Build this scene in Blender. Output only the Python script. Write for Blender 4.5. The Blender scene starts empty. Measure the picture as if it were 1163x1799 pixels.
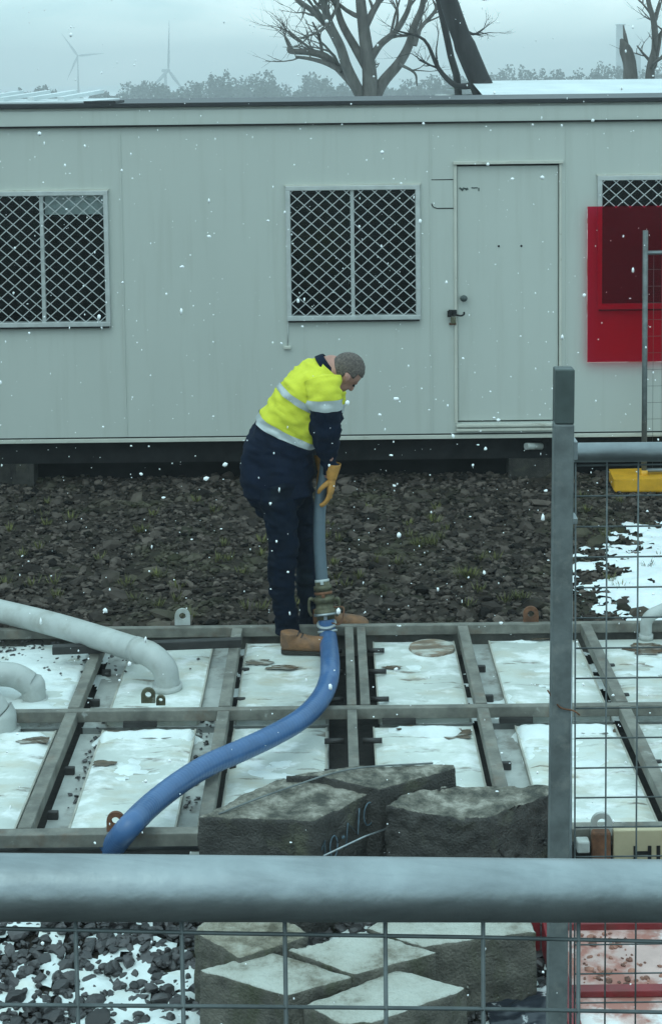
import bpy, bmesh, math, random
import numpy as np
from mathutils import Vector, Matrix, Euler, noise
random.seed(7); np.random.seed(7)
R = math.radians
S = bpy.context.scene
# ------------------------------------------------------------------ camera
F = 2800.0; IW, IH = 1163.0, 1799.0
PITCH = 5.0; ROLL = 0.65; EYE = 3.2; HZ = 140.0
cam_d = bpy.data.cameras.new("camera"); cam = bpy.data.objects.new("camera", cam_d)
S.collection.objects.link(cam); S.camera = cam
cam_d.sensor_fit = 'VERTICAL'; cam_d.sensor_height = 36.0; cam_d.lens = F/IH*36.0
SH = (IH/2 - HZ)/F - math.tan(R(PITCH))
cam_d.shift_y = -SH*F/IH
cam_d.clip_start = 0.05; cam_d.clip_end = 6000
cam.matrix_world = Matrix.Translation((0, 0, EYE)) @ Euler((R(90-PITCH), 0, 0)).to_matrix().to_4x4() @ Matrix.Rotation(R(ROLL) * -1, 4, 'Z')
CM = cam.matrix_world.to_3x3()
def ray(px, py):
    d = CM @ Vector(((px-IW/2)/F, (IH/2-py)/F - SH, -1.0))
    return d
def W(px, py, Y):
    d = ray(px, py); return Vector((0, 0, EYE)) + d*(Y/d.y)
def G(px, py, z=0.0):
    d = ray(px, py); return Vector((0, 0, EYE)) + d*((z-EYE)/d.z)
# ------------------------------------------------------------------ world, sun, exposure
SUN_EL, SUN_ROT = 55, 200
wd = bpy.data.worlds.new("World"); S.world = wd; wd.use_nodes = True
nt = wd.node_tree; nt.nodes.clear()
def wn(t, **k):
    n = nt.nodes.new(t)
    for a, b in k.items(): setattr(n, a, b)
    return n
out = wn('ShaderNodeOutputWorld'); bg1 = wn('ShaderNodeBackground'); bg2 = wn('ShaderNodeBackground'); add = wn('ShaderNodeAddShader')
sky = wn('ShaderNodeTexSky', sky_type='NISHITA', sun_disc=False, sun_elevation=R(SUN_EL), sun_rotation=R(SUN_ROT))
nt.links.new(sky.outputs[0], bg1.inputs[0]); bg1.inputs[1].default_value = 0.05
tc = wn('ShaderNodeTexCoord'); sep = wn('ShaderNodeSeparateXYZ'); nt.links.new(tc.outputs['Generated'], sep.inputs[0])
mp = wn('ShaderNodeMapping'); mp.inputs['Scale'].default_value = (1.0, 1.0, 3.2); nt.links.new(tc.outputs['Generated'], mp.inputs[0])
nz = wn('ShaderNodeTexNoise'); nz.inputs['Scale'].default_value = 5.0; nz.inputs['Detail'].default_value = 6; nz.inputs['Roughness'].default_value = .55; nz.inputs['Distortion'].default_value = .4
nt.links.new(mp.outputs[0], nz.inputs['Vector'])
cr = wn('ShaderNodeValToRGB'); cr.color_ramp.elements[0].position = .38; cr.color_ramp.elements[1].position = .64
cr.color_ramp.elements[0].color = (.36, .61, .67, 1); cr.color_ramp.elements[1].color = (.68, .92, .95, 1)
nt.links.new(nz.outputs[0], cr.inputs[0])
ma = wn('ShaderNodeMath', operation='MULTIPLY_ADD'); nt.links.new(sep.outputs['Z'], ma.inputs[0]); ma.inputs[1].default_value = .48; ma.inputs[2].default_value = 1.12
nt.links.new(cr.outputs[0], bg2.inputs[0]); nt.links.new(ma.outputs[0], bg2.inputs[1])
nt.links.new(bg1.outputs[0], add.inputs[0]); nt.links.new(bg2.outputs[0], add.inputs[1]); nt.links.new(add.outputs[0], out.inputs[0])
sd = bpy.data.lights.new("sun", 'SUN'); sd.energy = 0.5; sd.angle = R(40); sd.color = (.75, 1, .97)
so = bpy.data.objects.new("sun", sd); S.collection.objects.link(so); so.rotation_euler = (R(90-SUN_EL), 0, R(-20))
so.location = (0, -10, 20)
S.view_settings.view_transform = 'Standard'; S.view_settings.look = 'None'; S.view_settings.exposure = 0.18; S.view_settings.gamma = 1.0
S.render.engine = 'CYCLES'
# ------------------------------------------------------------------ materials
MATS = {}
def mat(name, col, rough=.6, metal=0.0, var=.25, scale=8.0, bump=.0, bscale=None, col2=None, spec=.5, detail=6, stretch=(1, 1, 1), thr=(.35, .65), coat=0, island=0):
    if name in MATS: return MATS[name]
    m = bpy.data.materials.new(name); m.use_nodes = True; n = m.node_tree; p = n.nodes['Principled BSDF']
    tcn = n.nodes.new('ShaderNodeTexCoord'); mpn = n.nodes.new('ShaderNodeMapping'); mpn.inputs['Scale'].default_value = stretch
    n.links.new(tcn.outputs['Object'], mpn.inputs[0])
    no = n.nodes.new('ShaderNodeTexNoise'); no.inputs['Scale'].default_value = scale; no.inputs['Detail'].default_value = detail; no.inputs['Roughness'].default_value = .6
    n.links.new(mpn.outputs[0], no.inputs['Vector'])
    r = n.nodes.new('ShaderNodeValToRGB'); r.color_ramp.elements[0].position = thr[0]; r.color_ramp.elements[1].position = thr[1]
    if col2 is None: col2 = tuple(c*(1-var) for c in col); 
    r.color_ramp.elements[0].color = (*col2, 1); r.color_ramp.elements[1].color = (*col, 1)
    n.links.new(no.outputs[0], r.inputs[0]); colout = r.outputs[0]
    if island:
        g = n.nodes.new('ShaderNodeNewGeometry'); mx = n.nodes.new('ShaderNodeMix'); mx.data_type = 'RGBA'; mx.blend_type = 'MULTIPLY'; mx.inputs['Factor'].default_value = 1
        rr = n.nodes.new('ShaderNodeMapRange'); rr.inputs['To Min'].default_value = 1-island; rr.inputs['To Max'].default_value = 1+island
        n.links.new(g.outputs['Random Per Island'], rr.inputs['Value']); n.links.new(colout, mx.inputs['A']); n.links.new(rr.outputs[0], mx.inputs['B']); colout = mx.outputs['Result']
    n.links.new(colout, p.inputs['Base Color'])
    p.inputs['Roughness'].default_value = rough; p.inputs['Metallic'].default_value = metal; p.inputs['Specular IOR Level'].default_value = spec
    p.inputs['Coat Weight'].default_value = coat
    if bump:
        b = n.nodes.new('ShaderNodeBump'); b.inputs['Strength'].default_value = bump; b.inputs['Distance'].default_value = .01
        n2 = n.nodes.new('ShaderNodeTexNoise'); n2.inputs['Scale'].default_value = bscale or scale*3; n2.inputs['Detail'].default_value = 5
        n.links.new(mpn.outputs[0], n2.inputs['Vector']); n.links.new(n2.outputs[0], b.inputs['Height']); n.links.new(b.outputs[0], p.inputs['Normal'])
    MATS[name] = m; return m
def overlay(m, col, scale, lo, hi, stretch=(1, 1, 1), amount=1.0, seed=0):
    """mix a second colour in patches over a material's base colour"""
    n = m.node_tree; p = n.nodes['Principled BSDF']; src = p.inputs['Base Color'].links[0].from_socket
    tcn = n.nodes.new('ShaderNodeTexCoord'); mpn = n.nodes.new('ShaderNodeMapping'); mpn.inputs['Scale'].default_value = stretch; mpn.inputs['Location'].default_value = (seed, seed*1.7, seed*.3)
    n.links.new(tcn.outputs['Object'], mpn.inputs[0])
    no = n.nodes.new('ShaderNodeTexNoise'); no.inputs['Scale'].default_value = scale; no.inputs['Detail'].default_value = 8; no.inputs['Roughness'].default_value = .62
    n.links.new(mpn.outputs[0], no.inputs['Vector'])
    r = n.nodes.new('ShaderNodeMapRange'); r.inputs['From Min'].default_value = lo; r.inputs['From Max'].default_value = hi; r.inputs['To Max'].default_value = amount
    n.links.new(no.outputs[0], r.inputs['Value'])
    mx = n.nodes.new('ShaderNodeMix'); mx.data_type = 'RGBA'; n.links.new(r.outputs[0], mx.inputs['Factor']); n.links.new(src, mx.inputs['A']); mx.inputs['B'].default_value = (*col, 1)
    n.links.new(mx.outputs['Result'], p.inputs['Base Color'])
    return m
M = {}
M['wall'] = overlay(mat('painted_steel', (.45, .475, .43), .42, var=.05, scale=1.2, stretch=(1, 1, .35), bump=.10, bscale=3), (.28, .27, .22), 5, .52, .80, (2.5, 2.5, .16), .28)
M['trim'] = overlay(mat('cream_trim', (.52, .52, .45), .5, var=.15, scale=4), (.18, .15, .10), 9, .58, .75, (1, 1, 2), .6)
M['alu'] = mat('aluminium_frame', (.50, .52, .50), .38, .25, var=.2, scale=9)
M['grille'] = mat('grille_white_paint', (.46, .48, .47), .5, var=.2, scale=30)
M['black'] = mat('black_gutter', (.018, .02, .022), .5, var=.4, scale=10)
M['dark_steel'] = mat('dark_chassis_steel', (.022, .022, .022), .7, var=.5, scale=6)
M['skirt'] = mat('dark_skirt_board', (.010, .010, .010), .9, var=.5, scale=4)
M['galv'] = overlay(mat('galvanised_steel', (.36, .40, .41), .42, .8, var=.35, scale=14, bump=.10, bscale=60, thr=(.3, .7)), (.22, .24, .24), 4, .5, .8, (1, 1, 1), .6)
overlay(M['galv'], (.15, .17, .175), 4, .48, .72, (.8, 14, 14), .55, 5)
M['galv_dull'] = overlay(mat('weathered_galvanised', (.155, .175, .172), .6, .2, var=.35, scale=22, bump=.08, bscale=80), (.30, .30, .27), 30, .55, .8, (1, 1, 1), .5)
M['wire'] = mat('fence_wire', (.12, .14, .14), .5, .4, var=.4, scale=30)
M['sleeve'] = mat('dark_post_cap', (.07, .09, .085), .6, .2, var=.3, scale=20)
M['rust'] = mat('rusty_steel', (.20, .085, .04), .8, var=.6, scale=20, bump=.3, bscale=60)
M['frame'] = overlay(overlay(mat('frame_steel', (.20, .195, .165), .6, var=.5, scale=10, bump=.15, bscale=50), (.13, .07, .035), 8, .55, .75, (1, 1, 1), .6, 3), (.5, .52, .5), 14, .64, .75, (1, 1, 1), .6, 9)
M['frame_dark'] = mat('black_bar_steel', (.03, .028, .026), .55, var=.5, scale=12, bump=.1)
M['void'] = mat('pit_shade', (.02, .018, .015), .9, var=.6, scale=9, bump=.5)  # near-black colour paints in the shade below the deck gaps
M['deck'] = overlay(mat('grey_deck_sheet', (.42, .44, .41), .55, var=.35, scale=6, bump=.1), (.09, .07, .05), 7, .5, .68, (1, 1, 1), .8, 4)
m = mat('ice_lid', (.60, .64, .59), .25, var=.22, scale=2.6, bump=.12, bscale=14)
overlay(m, (.46, .40, .28), 3.2, .50, .68, (1, 2.2, 1), .6, 2); overlay(m, (.13, .095, .065), 4.2, .585, .66, (.8, 3.6, 1), .8, 7); overlay(m, (.8, .83, .82), 4, .5, .62, (1, 1.4, 1), .8, 12)
M['lid'] = m
M['lid_edge'] = mat('lid_edge', (.42, .41, .35), .5, var=.4, scale=10)
M['snow'] = mat('snow', (.73, .77, .77), .75, var=.06, scale=6, bump=.5, bscale=30)
M['snow'].node_tree.nodes['Principled BSDF'].inputs['Subsurface Weight'].default_value = .15
M['slush'] = overlay(mat('slush', (.70, .75, .73), .45, var=.16, scale=5, bump=.4, bscale=30), (.56, .55, .46), 5, .5, .72, (1, 2, 1), .6, 3)
M['flake'] = mat('snow_flake', (.9, .92, .92), .8, var=.02)
M['pvc'] = overlay(mat('pale_pipe', (.43, .455, .43), .45, .0, var=.18, scale=5, bump=.08, bscale=30), (.20, .19, .15), 7, .50, .72, (1, 1, 1), .6, 5)
M['soil'] = overlay(mat('wet_soil', (.045, .036, .028), .85, var=.6, scale=7, bump=.8, bscale=30), (.04, .042, .025), 2.2, .52, .68, (1, 1, 1), .6)
M['rock'] = overlay(mat('slate_rubble', (.074, .060, .050), .78, var=.6, scale=5, island=.95, spec=.3), (.055, .055, .028), 1.3, .52, .66, (1, 1, 1), .6)
M['rock_wet'] = mat('wet_rubble', (.05, .046, .046), .42, var=.5, scale=9, island=.7)
M['grass'] = mat('weed_blades', (.12, .12, .03), .8, var=.5, scale=3, island=.5)
M['conc_wet'] = overlay(overlay(mat('wet_concrete', (.060, .056, .049), .7, var=.5, scale=9, bump=1.0, bscale=110), (.10, .10, .06), 5, .55, .7, (1, 1, 1), .8, 3), (.013, .013, .012), 4, .55, .66, (2.5, 2.5, .5), .8, 6)
M['conc_top'] = overlay(mat('gritty_concrete_top', (.30, .28, .235), .85, var=.5, scale=16, bump=.9, bscale=70, thr=(.4, .6)), (.05, .05, .04), 9, .46, .60, (1, 1, 1), .8, 3)
M['conc_pale'] = overlay(mat('pale_concrete_top', (.40, .40, .35), .8, var=.22, scale=7, bump=.3, bscale=50), (.16, .14, .10), 7, .55, .70, (1, 1, 1), .7, 3)
M['conc_side'] = overlay(mat('mossy_concrete_side', (.14, .13, .105), .8, var=.55, scale=12, bump=1.0, bscale=100), (.05, .055, .025), 5, .50, .66, (1.6, 1.6, .7), .8, 5)
def topped(name, side, top):
    """cast block: gritty or trowelled top face, rough sides, blended over the worn edge"""
    m = M[side].copy(); m.name = name; n = m.node_tree; p = n.nodes['Principled BSDF']; src = p.inputs['Base Color'].links[0].from_socket
    c1, c2, c3, sc_, lo, hi = top
    tcn = n.nodes.new('ShaderNodeTexCoord'); no = n.nodes.new('ShaderNodeTexNoise'); no.inputs['Scale'].default_value = sc_; no.inputs['Detail'].default_value = 10; no.inputs['Roughness'].default_value = .72
    n.links.new(tcn.outputs['Object'], no.inputs['Vector'])
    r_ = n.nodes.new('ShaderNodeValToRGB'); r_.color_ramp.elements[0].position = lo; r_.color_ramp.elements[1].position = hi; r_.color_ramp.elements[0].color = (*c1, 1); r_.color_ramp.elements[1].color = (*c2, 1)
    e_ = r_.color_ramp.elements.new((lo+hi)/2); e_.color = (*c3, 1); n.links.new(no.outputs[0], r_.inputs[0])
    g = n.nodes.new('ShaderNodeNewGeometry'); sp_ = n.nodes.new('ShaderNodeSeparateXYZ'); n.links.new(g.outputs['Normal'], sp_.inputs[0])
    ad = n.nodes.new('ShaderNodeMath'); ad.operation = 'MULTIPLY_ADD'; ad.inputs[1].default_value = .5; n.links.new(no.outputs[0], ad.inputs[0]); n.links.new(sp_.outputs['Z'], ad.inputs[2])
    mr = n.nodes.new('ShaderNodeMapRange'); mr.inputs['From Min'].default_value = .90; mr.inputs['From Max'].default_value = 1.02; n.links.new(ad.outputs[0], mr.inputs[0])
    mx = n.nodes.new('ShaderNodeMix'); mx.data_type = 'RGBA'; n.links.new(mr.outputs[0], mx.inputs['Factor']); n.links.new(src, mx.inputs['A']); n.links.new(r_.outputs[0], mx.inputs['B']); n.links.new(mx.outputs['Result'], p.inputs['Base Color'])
    M[name] = m
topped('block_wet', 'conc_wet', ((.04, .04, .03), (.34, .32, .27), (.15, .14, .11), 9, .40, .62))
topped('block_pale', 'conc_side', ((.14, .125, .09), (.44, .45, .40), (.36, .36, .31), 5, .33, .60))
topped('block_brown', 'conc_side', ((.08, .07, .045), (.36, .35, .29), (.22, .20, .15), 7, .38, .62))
M['chalk'] = mat('faded_blue_paint', (.10, .16, .20), .8, var=.5, scale=40)
M['red'] = overlay(mat('red_paint', (.20, .018, .022), .45, var=.35, scale=5, bump=.1), (.10, .03, .02), 9, .56, .7, (1, 1, 1), .7)
M['pink'] = overlay(overlay(mat('dirty_red_floor', (.60, .42, .38), .7, var=.3, scale=4, bump=.3), (.30, .10, .07), 4.5, .47, .56, (1, 1, 1), .85, 2), (.75, .74, .72), 3.5, .56, .64, (1, 1, 1), .85, 8)
M['beige'] = mat('beige_panel', (.42, .36, .23), .6, var=.2, scale=6, bump=.05)
M['letter'] = mat('black_lettering', (.008, .008, .008), .5)
M['yellow'] = mat('yellow_plastic', (.70, .36, .02), .45, var=.25, scale=9, bump=.1)
M['plastic'] = overlay(mat('black_sheet', (.025, .03, .04), .3, var=.4, scale=5, bump=.2), (.7, .72, .72), 6, .58, .62, (1, 1, 1), .9, 2)
M['bark'] = mat('grey_bark', (.12, .11, .10), .85, var=.5, scale=9, stretch=(1, 1, .25), bump=.5, bscale=20)
M['bark_dark'] = mat('dark_bark', (.035, .033, .033), .85, var=.5, scale=9, stretch=(1, 1, .25), bump=.5, bscale=20)
M['foliage'] = mat('far_foliage', (.06, .07, .055), .9, var=.5, scale=.1, island=.5)
M['far_pale'] = mat('far_pale_paint', (.3, .32, .32), .6, var=.1)
M['roof_snow'] = mat('snowy_roof', (.62, .66, .66), .6, var=.18, scale=1.5, stretch=(1, .4, 1))
M['skin'] = mat('skin', (.40, .20, .15), .5, var=.2, scale=18)
M['hair'] = mat('grey_hair', (.145, .115, .10), .8, var=.6, scale=90, bump=.5, bscale=200)
M['hivis'] = mat('yellow_fabric', (.62, .63, .055), .8, var=.13, scale=12, bump=.25, bscale=30)
M['navy'] = mat('navy_fabric', (.006, .012, .028), .85, var=.4, scale=12, bump=.3, bscale=40)
M['denim'] = overlay(mat('dark_trousers', (.003, .008, .019), .85, var=.4, scale=10, bump=.3, bscale=40), (.014, .022, .026), 5, .56, .72, (1, 1, .5), .7)
M['tape'] = mat('reflective_tape', (.46, .50, .49), .35, .2, var=.12, scale=30)
M['leather'] = mat('tan_leather', (.50, .24, .05), .7, var=.35, scale=20, bump=.3, bscale=60)
M['boot'] = overlay(mat('brown_leather', (.24, .115, .05), .7, var=.4, scale=18, bump=.4, bscale=50), (.10, .06, .04), 14, .5, .65, (1, 1, 1), .7)
M['sole'] = mat('rubber_sole', (.03, .025, .02), .8)
M['hose_blue'] = mat('blue_hose', (.055, .13, .28), .3, var=.2, scale=9, bump=.1)
M['hose_grey'] = mat('grey_hose', (.085, .12, .145), .4, var=.2, scale=9)
M['brass'] = overlay(mat('dull_brass', (.13, .125, .075), .5, .4, var=.5, scale=30, bump=.4, bscale=80), (.35, .36, .3), 20, .6, .7, (1, 1, 1), .6)
M['cap_black'] = mat('black_rubber', (.015, .016, .018), .6)
for k_ in ('navy', 'denim', 'hivis', 'rock', 'soil', 'conc_wet', 'skirt', 'dark_steel'): M[k_].node_tree.nodes['Principled BSDF'].inputs['Specular IOR Level'].default_value = .12
# glass and the red film
def special(name): 
    m = bpy.data.materials.new(name); m.use_nodes = True; n = m.node_tree; n.nodes.clear(); return m, n, n.nodes.new('ShaderNodeOutputMaterial')
m, n, o_ = special('window_glass'); tr = n.nodes.new('ShaderNodeBsdfTransparent'); tr.inputs[0].default_value = (.86, .9, .9, 1)
gl = n.nodes.new('ShaderNodeBsdfGlossy'); gl.inputs['Roughness'].default_value = .18; fr = n.nodes.new('ShaderNodeFresnel'); fr.inputs[0].default_value = 1.3
mx = n.nodes.new('ShaderNodeMixShader'); n.links.new(fr.outputs[0], mx.inputs[0]); n.links.new(tr.outputs[0], mx.inputs[1]); n.links.new(gl.outputs[0], mx.inputs[2]); n.links.new(mx.outputs[0], o_.inputs[0]); M['glass'] = m
m, n, o_ = special('red_film'); tr = n.nodes.new('ShaderNodeBsdfTransparent'); tr.inputs[0].default_value = (.93, .21, .36, 1)
df = n.nodes.new('ShaderNodeBsdfPrincipled'); df.inputs['Base Color'].default_value = (.38, .012, .04, 1); df.inputs['Roughness'].default_value = .25
nn = n.nodes.new('ShaderNodeTexNoise'); nn.inputs['Scale'].default_value = 2.2; mr = n.nodes.new('ShaderNodeMapRange'); mr.inputs['To Min'].default_value = .06; mr.inputs['To Max'].default_value = .14
n.links.new(nn.outputs[0], mr.inputs[0])
mx = n.nodes.new('ShaderNodeMixShader'); n.links.new(mr.outputs[0], mx.inputs[0]); n.links.new(tr.outputs[0], mx.inputs[1]); n.links.new(df.outputs[0], mx.inputs[2]); n.links.new(mx.outputs[0], o_.inputs[0]); M['film'] = m
# ------------------------------------------------------------------ mesh helpers
def catmull(P, n=8):
    P = [np.array(p, float) for p in P]
    if len(P) < 3 or n <= 1: return P
    Q = [2*P[0]-P[1]] + P + [2*P[-1]-P[-2]]; o = []
    for i in range(1, len(Q)-2):
        a, b, c, d = Q[i-1:i+3]
        for k in range(n):
            t = k/n; o.append(.5*((2*b)+(c-a)*t+(2*a-5*b+4*c-d)*t*t+(3*b-a-3*c+d)*t**3))
    o.append(P[-1]); return o
class MB:
    def __init__(s): s.v = []; s.f = []; s.sm = []; s.mi = []
    def addm(s, vs, fs, smooth=False, mi=0):
        b = len(s.v); s.v += [tuple(x) for x in vs]; s.f += [tuple(i+b for i in q) for q in fs]; s.sm += [smooth]*len(fs); s.mi += [mi]*len(fs); return s
    def box(s, c, d, rot=None, mi=0):
        c = Vector(c); vs = []
        for z in (-.5, .5):
            for x, y in ((-.5, -.5), (.5, -.5), (.5, .5), (-.5, .5)):
                v = Vector((x*d[0], y*d[1], z*d[2]))
                if rot is not None: v = rot @ v
                vs.append(c+v)
        return s.addm(vs, [(3, 2, 1, 0), (4, 5, 6, 7), (0, 1, 5, 4), (1, 2, 6, 5), (2, 3, 7, 6), (3, 0, 4, 7)], mi=mi)
    def bb(s, x0, x1, y0, y1, z0, z1, mi=0): return s.box(((x0+x1)/2, (y0+y1)/2, (z0+z1)/2), (abs(x1-x0), abs(y1-y0), abs(z1-z0)), mi=mi)
    def bar(s, a, b, w, h, up=(0, 0, 1), mi=0):
        a, b = Vector(a), Vector(b); d = b-a; L = d.length; y = d.normalized(); x = y.cross(Vector(up)).normalized(); z = x.cross(y)
        return s.box((a+b)/2, (w, L, h), Matrix((x, y, z)).transposed(), mi)
    def loft(s, C, RA, RB=None, side=(0, 1, 0), seg=16, n=6, cap=True, e=2.0, mi=0, smooth=True):
        """tube along C; RA = half width across 'side', RB the other way; n = interpolation steps"""
        RB = RB if RB is not None else RA
        K = [tuple(c)+(a, b) for c, a, b in zip(C, RA, RB)]; K = catmull(K, n) if len(K) > 2 else [np.array(k) for k in K]
        pts = [Vector(k[:3]) for k in K]; N = len(pts); vs = []; prev = None
        for i in range(N):
            t = (pts[min(i+1, N-1)]-pts[max(i-1, 0)]).normalized()
            if side is not None: u = Vector(side); u = (u-t*u.dot(t)).normalized()
            else:
                if prev is None: prev = Vector((0, 0, 1)) if abs(t.z) < .9 else Vector((1, 0, 0))
                u = (prev-t*prev.dot(t)).normalized(); prev = u
            w = t.cross(u); a, b = max(K[i][3], 1e-4), max(K[i][4], 1e-4)
            for j in range(seg):
                th = 2*math.pi*j/seg; c_, s_ = math.cos(th), math.sin(th)
                cx = math.copysign(abs(c_)**(2/e), c_); cy = math.copysign(abs(s_)**(2/e), s_)
                vs.append(pts[i]+u*(a*cx)+w*(b*cy))
        fs = [(i*seg+j, i*seg+(j+1) % seg, (i+1)*seg+(j+1) % seg, (i+1)*seg+j) for i in range(N-1) for j in range(seg)]
        s.addm(vs, fs, smooth, mi)
        if cap:
            b = len(s.v)-len(vs)
            s.f += [tuple(b+j for j in reversed(range(seg))), tuple(b+(N-1)*seg+j for j in range(seg))]; s.sm += [False]*2; s.mi += [mi]*2
        return s
    def tube(s, C, r, seg=12, n=1, **k):
        R_ = r if isinstance(r, (list, tuple)) else [r]*len(C)
        return s.loft(C, R_, R_, side=None, seg=seg, n=n, **k)
    def ball(s, c, r, seg=14, rot=None, mi=0):
        r = (r, r, r) if not isinstance(r, (tuple, list)) else r; vs = []; rings = seg//2
        for i in range(1, rings):
            ph = math.pi*i/rings
            for j in range(seg):
                th = 2*math.pi*j/seg; v = Vector((r[0]*math.sin(ph)*math.cos(th), r[1]*math.sin(ph)*math.sin(th), r[2]*math.cos(ph)))
                vs.append(v)
        vs += [Vector((0, 0, r[2])), Vector((0, 0, -r[2]))]
        if rot is not None: vs = [rot @ v for v in vs]
        vs = [Vector(c)+v for v in vs]; nb = (rings-1)*seg
        fs = [(i*seg+j, (i+1)*seg+j, (i+1)*seg+(j+1) % seg, i*seg+(j+1) % seg) for i in range(rings-2) for j in range(seg)]
        fs += [(nb, j, (j+1) % seg) for j in range(seg)] + [(nb+1, (rings-2)*seg+(j+1) % seg, (rings-2)*seg+j) for j in range(seg)]
        return s.addm(vs, fs, True, mi)
    def prism(s, poly, z0, z1, mi=0, top=None):
        n = len(poly); zz0 = z0 if isinstance(z0, (list, tuple)) else [z0]*n; zz1 = z1 if isinstance(z1, (list, tuple)) else [z1]*n
        vs = [(p[0], p[1], z) for p, z in zip(poly, zz0)]+[(p[0], p[1], z) for p, z in zip(poly, zz1)]
        s.addm(vs, [tuple(reversed(range(n)))]+[(i, (i+1) % n, n+(i+1) % n, n+i) for i in range(n)], False, mi)
        s.addm(vs[n:], [tuple(range(n))], False, mi if top is None else top); return s
    def build(s, name, m, parent=None, bevel=0, kind=None, wobble=0, label=None, weld=False):
        me = bpy.data.meshes.new(name); off = Vector((0, 0, 0)); p = parent
        while p is not None: off += p.location; p = p.parent
        V = np.array(s.v, float)-np.array(off)[None, :]
        me.from_pydata(V.tolist(), [], s.f); me.polygons.foreach_set('use_smooth', s.sm); me.polygons.foreach_set('material_index', s.mi)
        for x in (m if isinstance(m, (list, tuple)) else [m]): me.materials.append(M[x])
        if weld:
            bm = bmesh.new(); bm.from_mesh(me); bmesh.ops.remove_doubles(bm, verts=bm.verts, dist=1e-5); bm.to_mesh(me); bm.free()
        me.update(); o = bpy.data.objects.new(name, me); S.collection.objects.link(o); o.parent = parent
        if bevel:
            b = o.modifiers.new('bevel', 'BEVEL'); b.width = bevel; b.segments = 2; b.limit_method = 'ANGLE'; b.angle_limit = R(40)
        if label: o['label'] = label
        return o
def tag(o, label, cat, group=None, kind=None):
    o['label'] = label; o['category'] = cat
    if group: o['group'] = group
    if kind: o['kind'] = kind
    return o
def setting(o, kind='structure', label=None, cat=None):
    o['kind'] = kind
    if label: o['label'] = label; o['category'] = cat
    return o
def thing(name, label, cat, loc, group=None):
    e = bpy.data.objects.new(name, None); e.empty_display_size = .1; S.collection.objects.link(e); e.location = loc
    return tag(e, label, cat, group)
def remesh(o, vox, smooth=0, it=2, disp=None):
    """fuse the overlapping shapes of an object into one continuous surface"""
    md = o.modifiers.new('fuse', 'REMESH'); md.mode = 'VOXEL'; md.voxel_size = vox; md.use_smooth_shade = True
    if smooth: sm = o.modifiers.new('soft', 'SMOOTH'); sm.factor = smooth; sm.iterations = it
    dg = bpy.context.evaluated_depsgraph_get(); me = bpy.data.meshes.new_from_object(o.evaluated_get(dg)); 
    o.modifiers.clear(); old = o.data; o.data = me; bpy.data.meshes.remove(old)
    if disp:
        me.update(); 
        for v in me.vertices:
            v.co = v.co + v.normal*disp(v.co)
        me.update()
    me.polygons.foreach_set('use_smooth', [True]*len(me.polygons))
    return o
def fbm(x, y, z=0.0, o=4): return noise.fractal(Vector((x, y, z)), .9, 2.1, o)
# ------------------------------------------------------------------ ground
def h(x, y):
    if y < 1: b = .6
    elif y < 4.8: b = .6*(1-(y-1)/3.8)
    elif y < 16: b = 0
    elif y < 300: b = -4*((y-16)/284)
    else: b = -4
    return b
def axis(segs):
    a = []
    for s0, s1, st in segs: a += list(np.arange(s0, s1, st))
    return a+[segs[-1][1]]
xs = axis([(-3000, -400, 650), (-400, -40, 60), (-40, -5, 3.5), (-5, 5, .08), (5, 40, 3.5), (40, 400, 60), (400, 3000, 650)])
ys = axis([(-500, -20, 80), (-20, 3, 2.3), (3, 13, .08), (13, 40, 2.7), (40, 400, 30), (400, 3000, 260)])
V = []
for y in ys:
    for x in xs:
        z = h(x, y)
        if abs(x) < 5.2 and 4.7 < y < 13: z += .03*fbm(x*2.2, y*2.2)+.012*fbm(x*9, y*9)-.01
        if -3.4 < x < 3.4 and 6.2 < y < 9.0: z = min(z, -.03)
        V.append((x, y, z))
nx = len(xs); Fq = [(j*nx+i, j*nx+i+1, (j+1)*nx+i+1, (j+1)*nx+i) for j in range(len(ys)-1) for i in range(nx-1)]
gm = MB().addm(V, Fq, True)
gm.mi = [1 if V[q[0]][1] > 17 or V[q[0]][1] < -20 else 0 for q in Fq]  # snow on the unseen far ground, added to brighten the haze
setting(gm.build('ground', ['soil', 'snow']))
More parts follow.
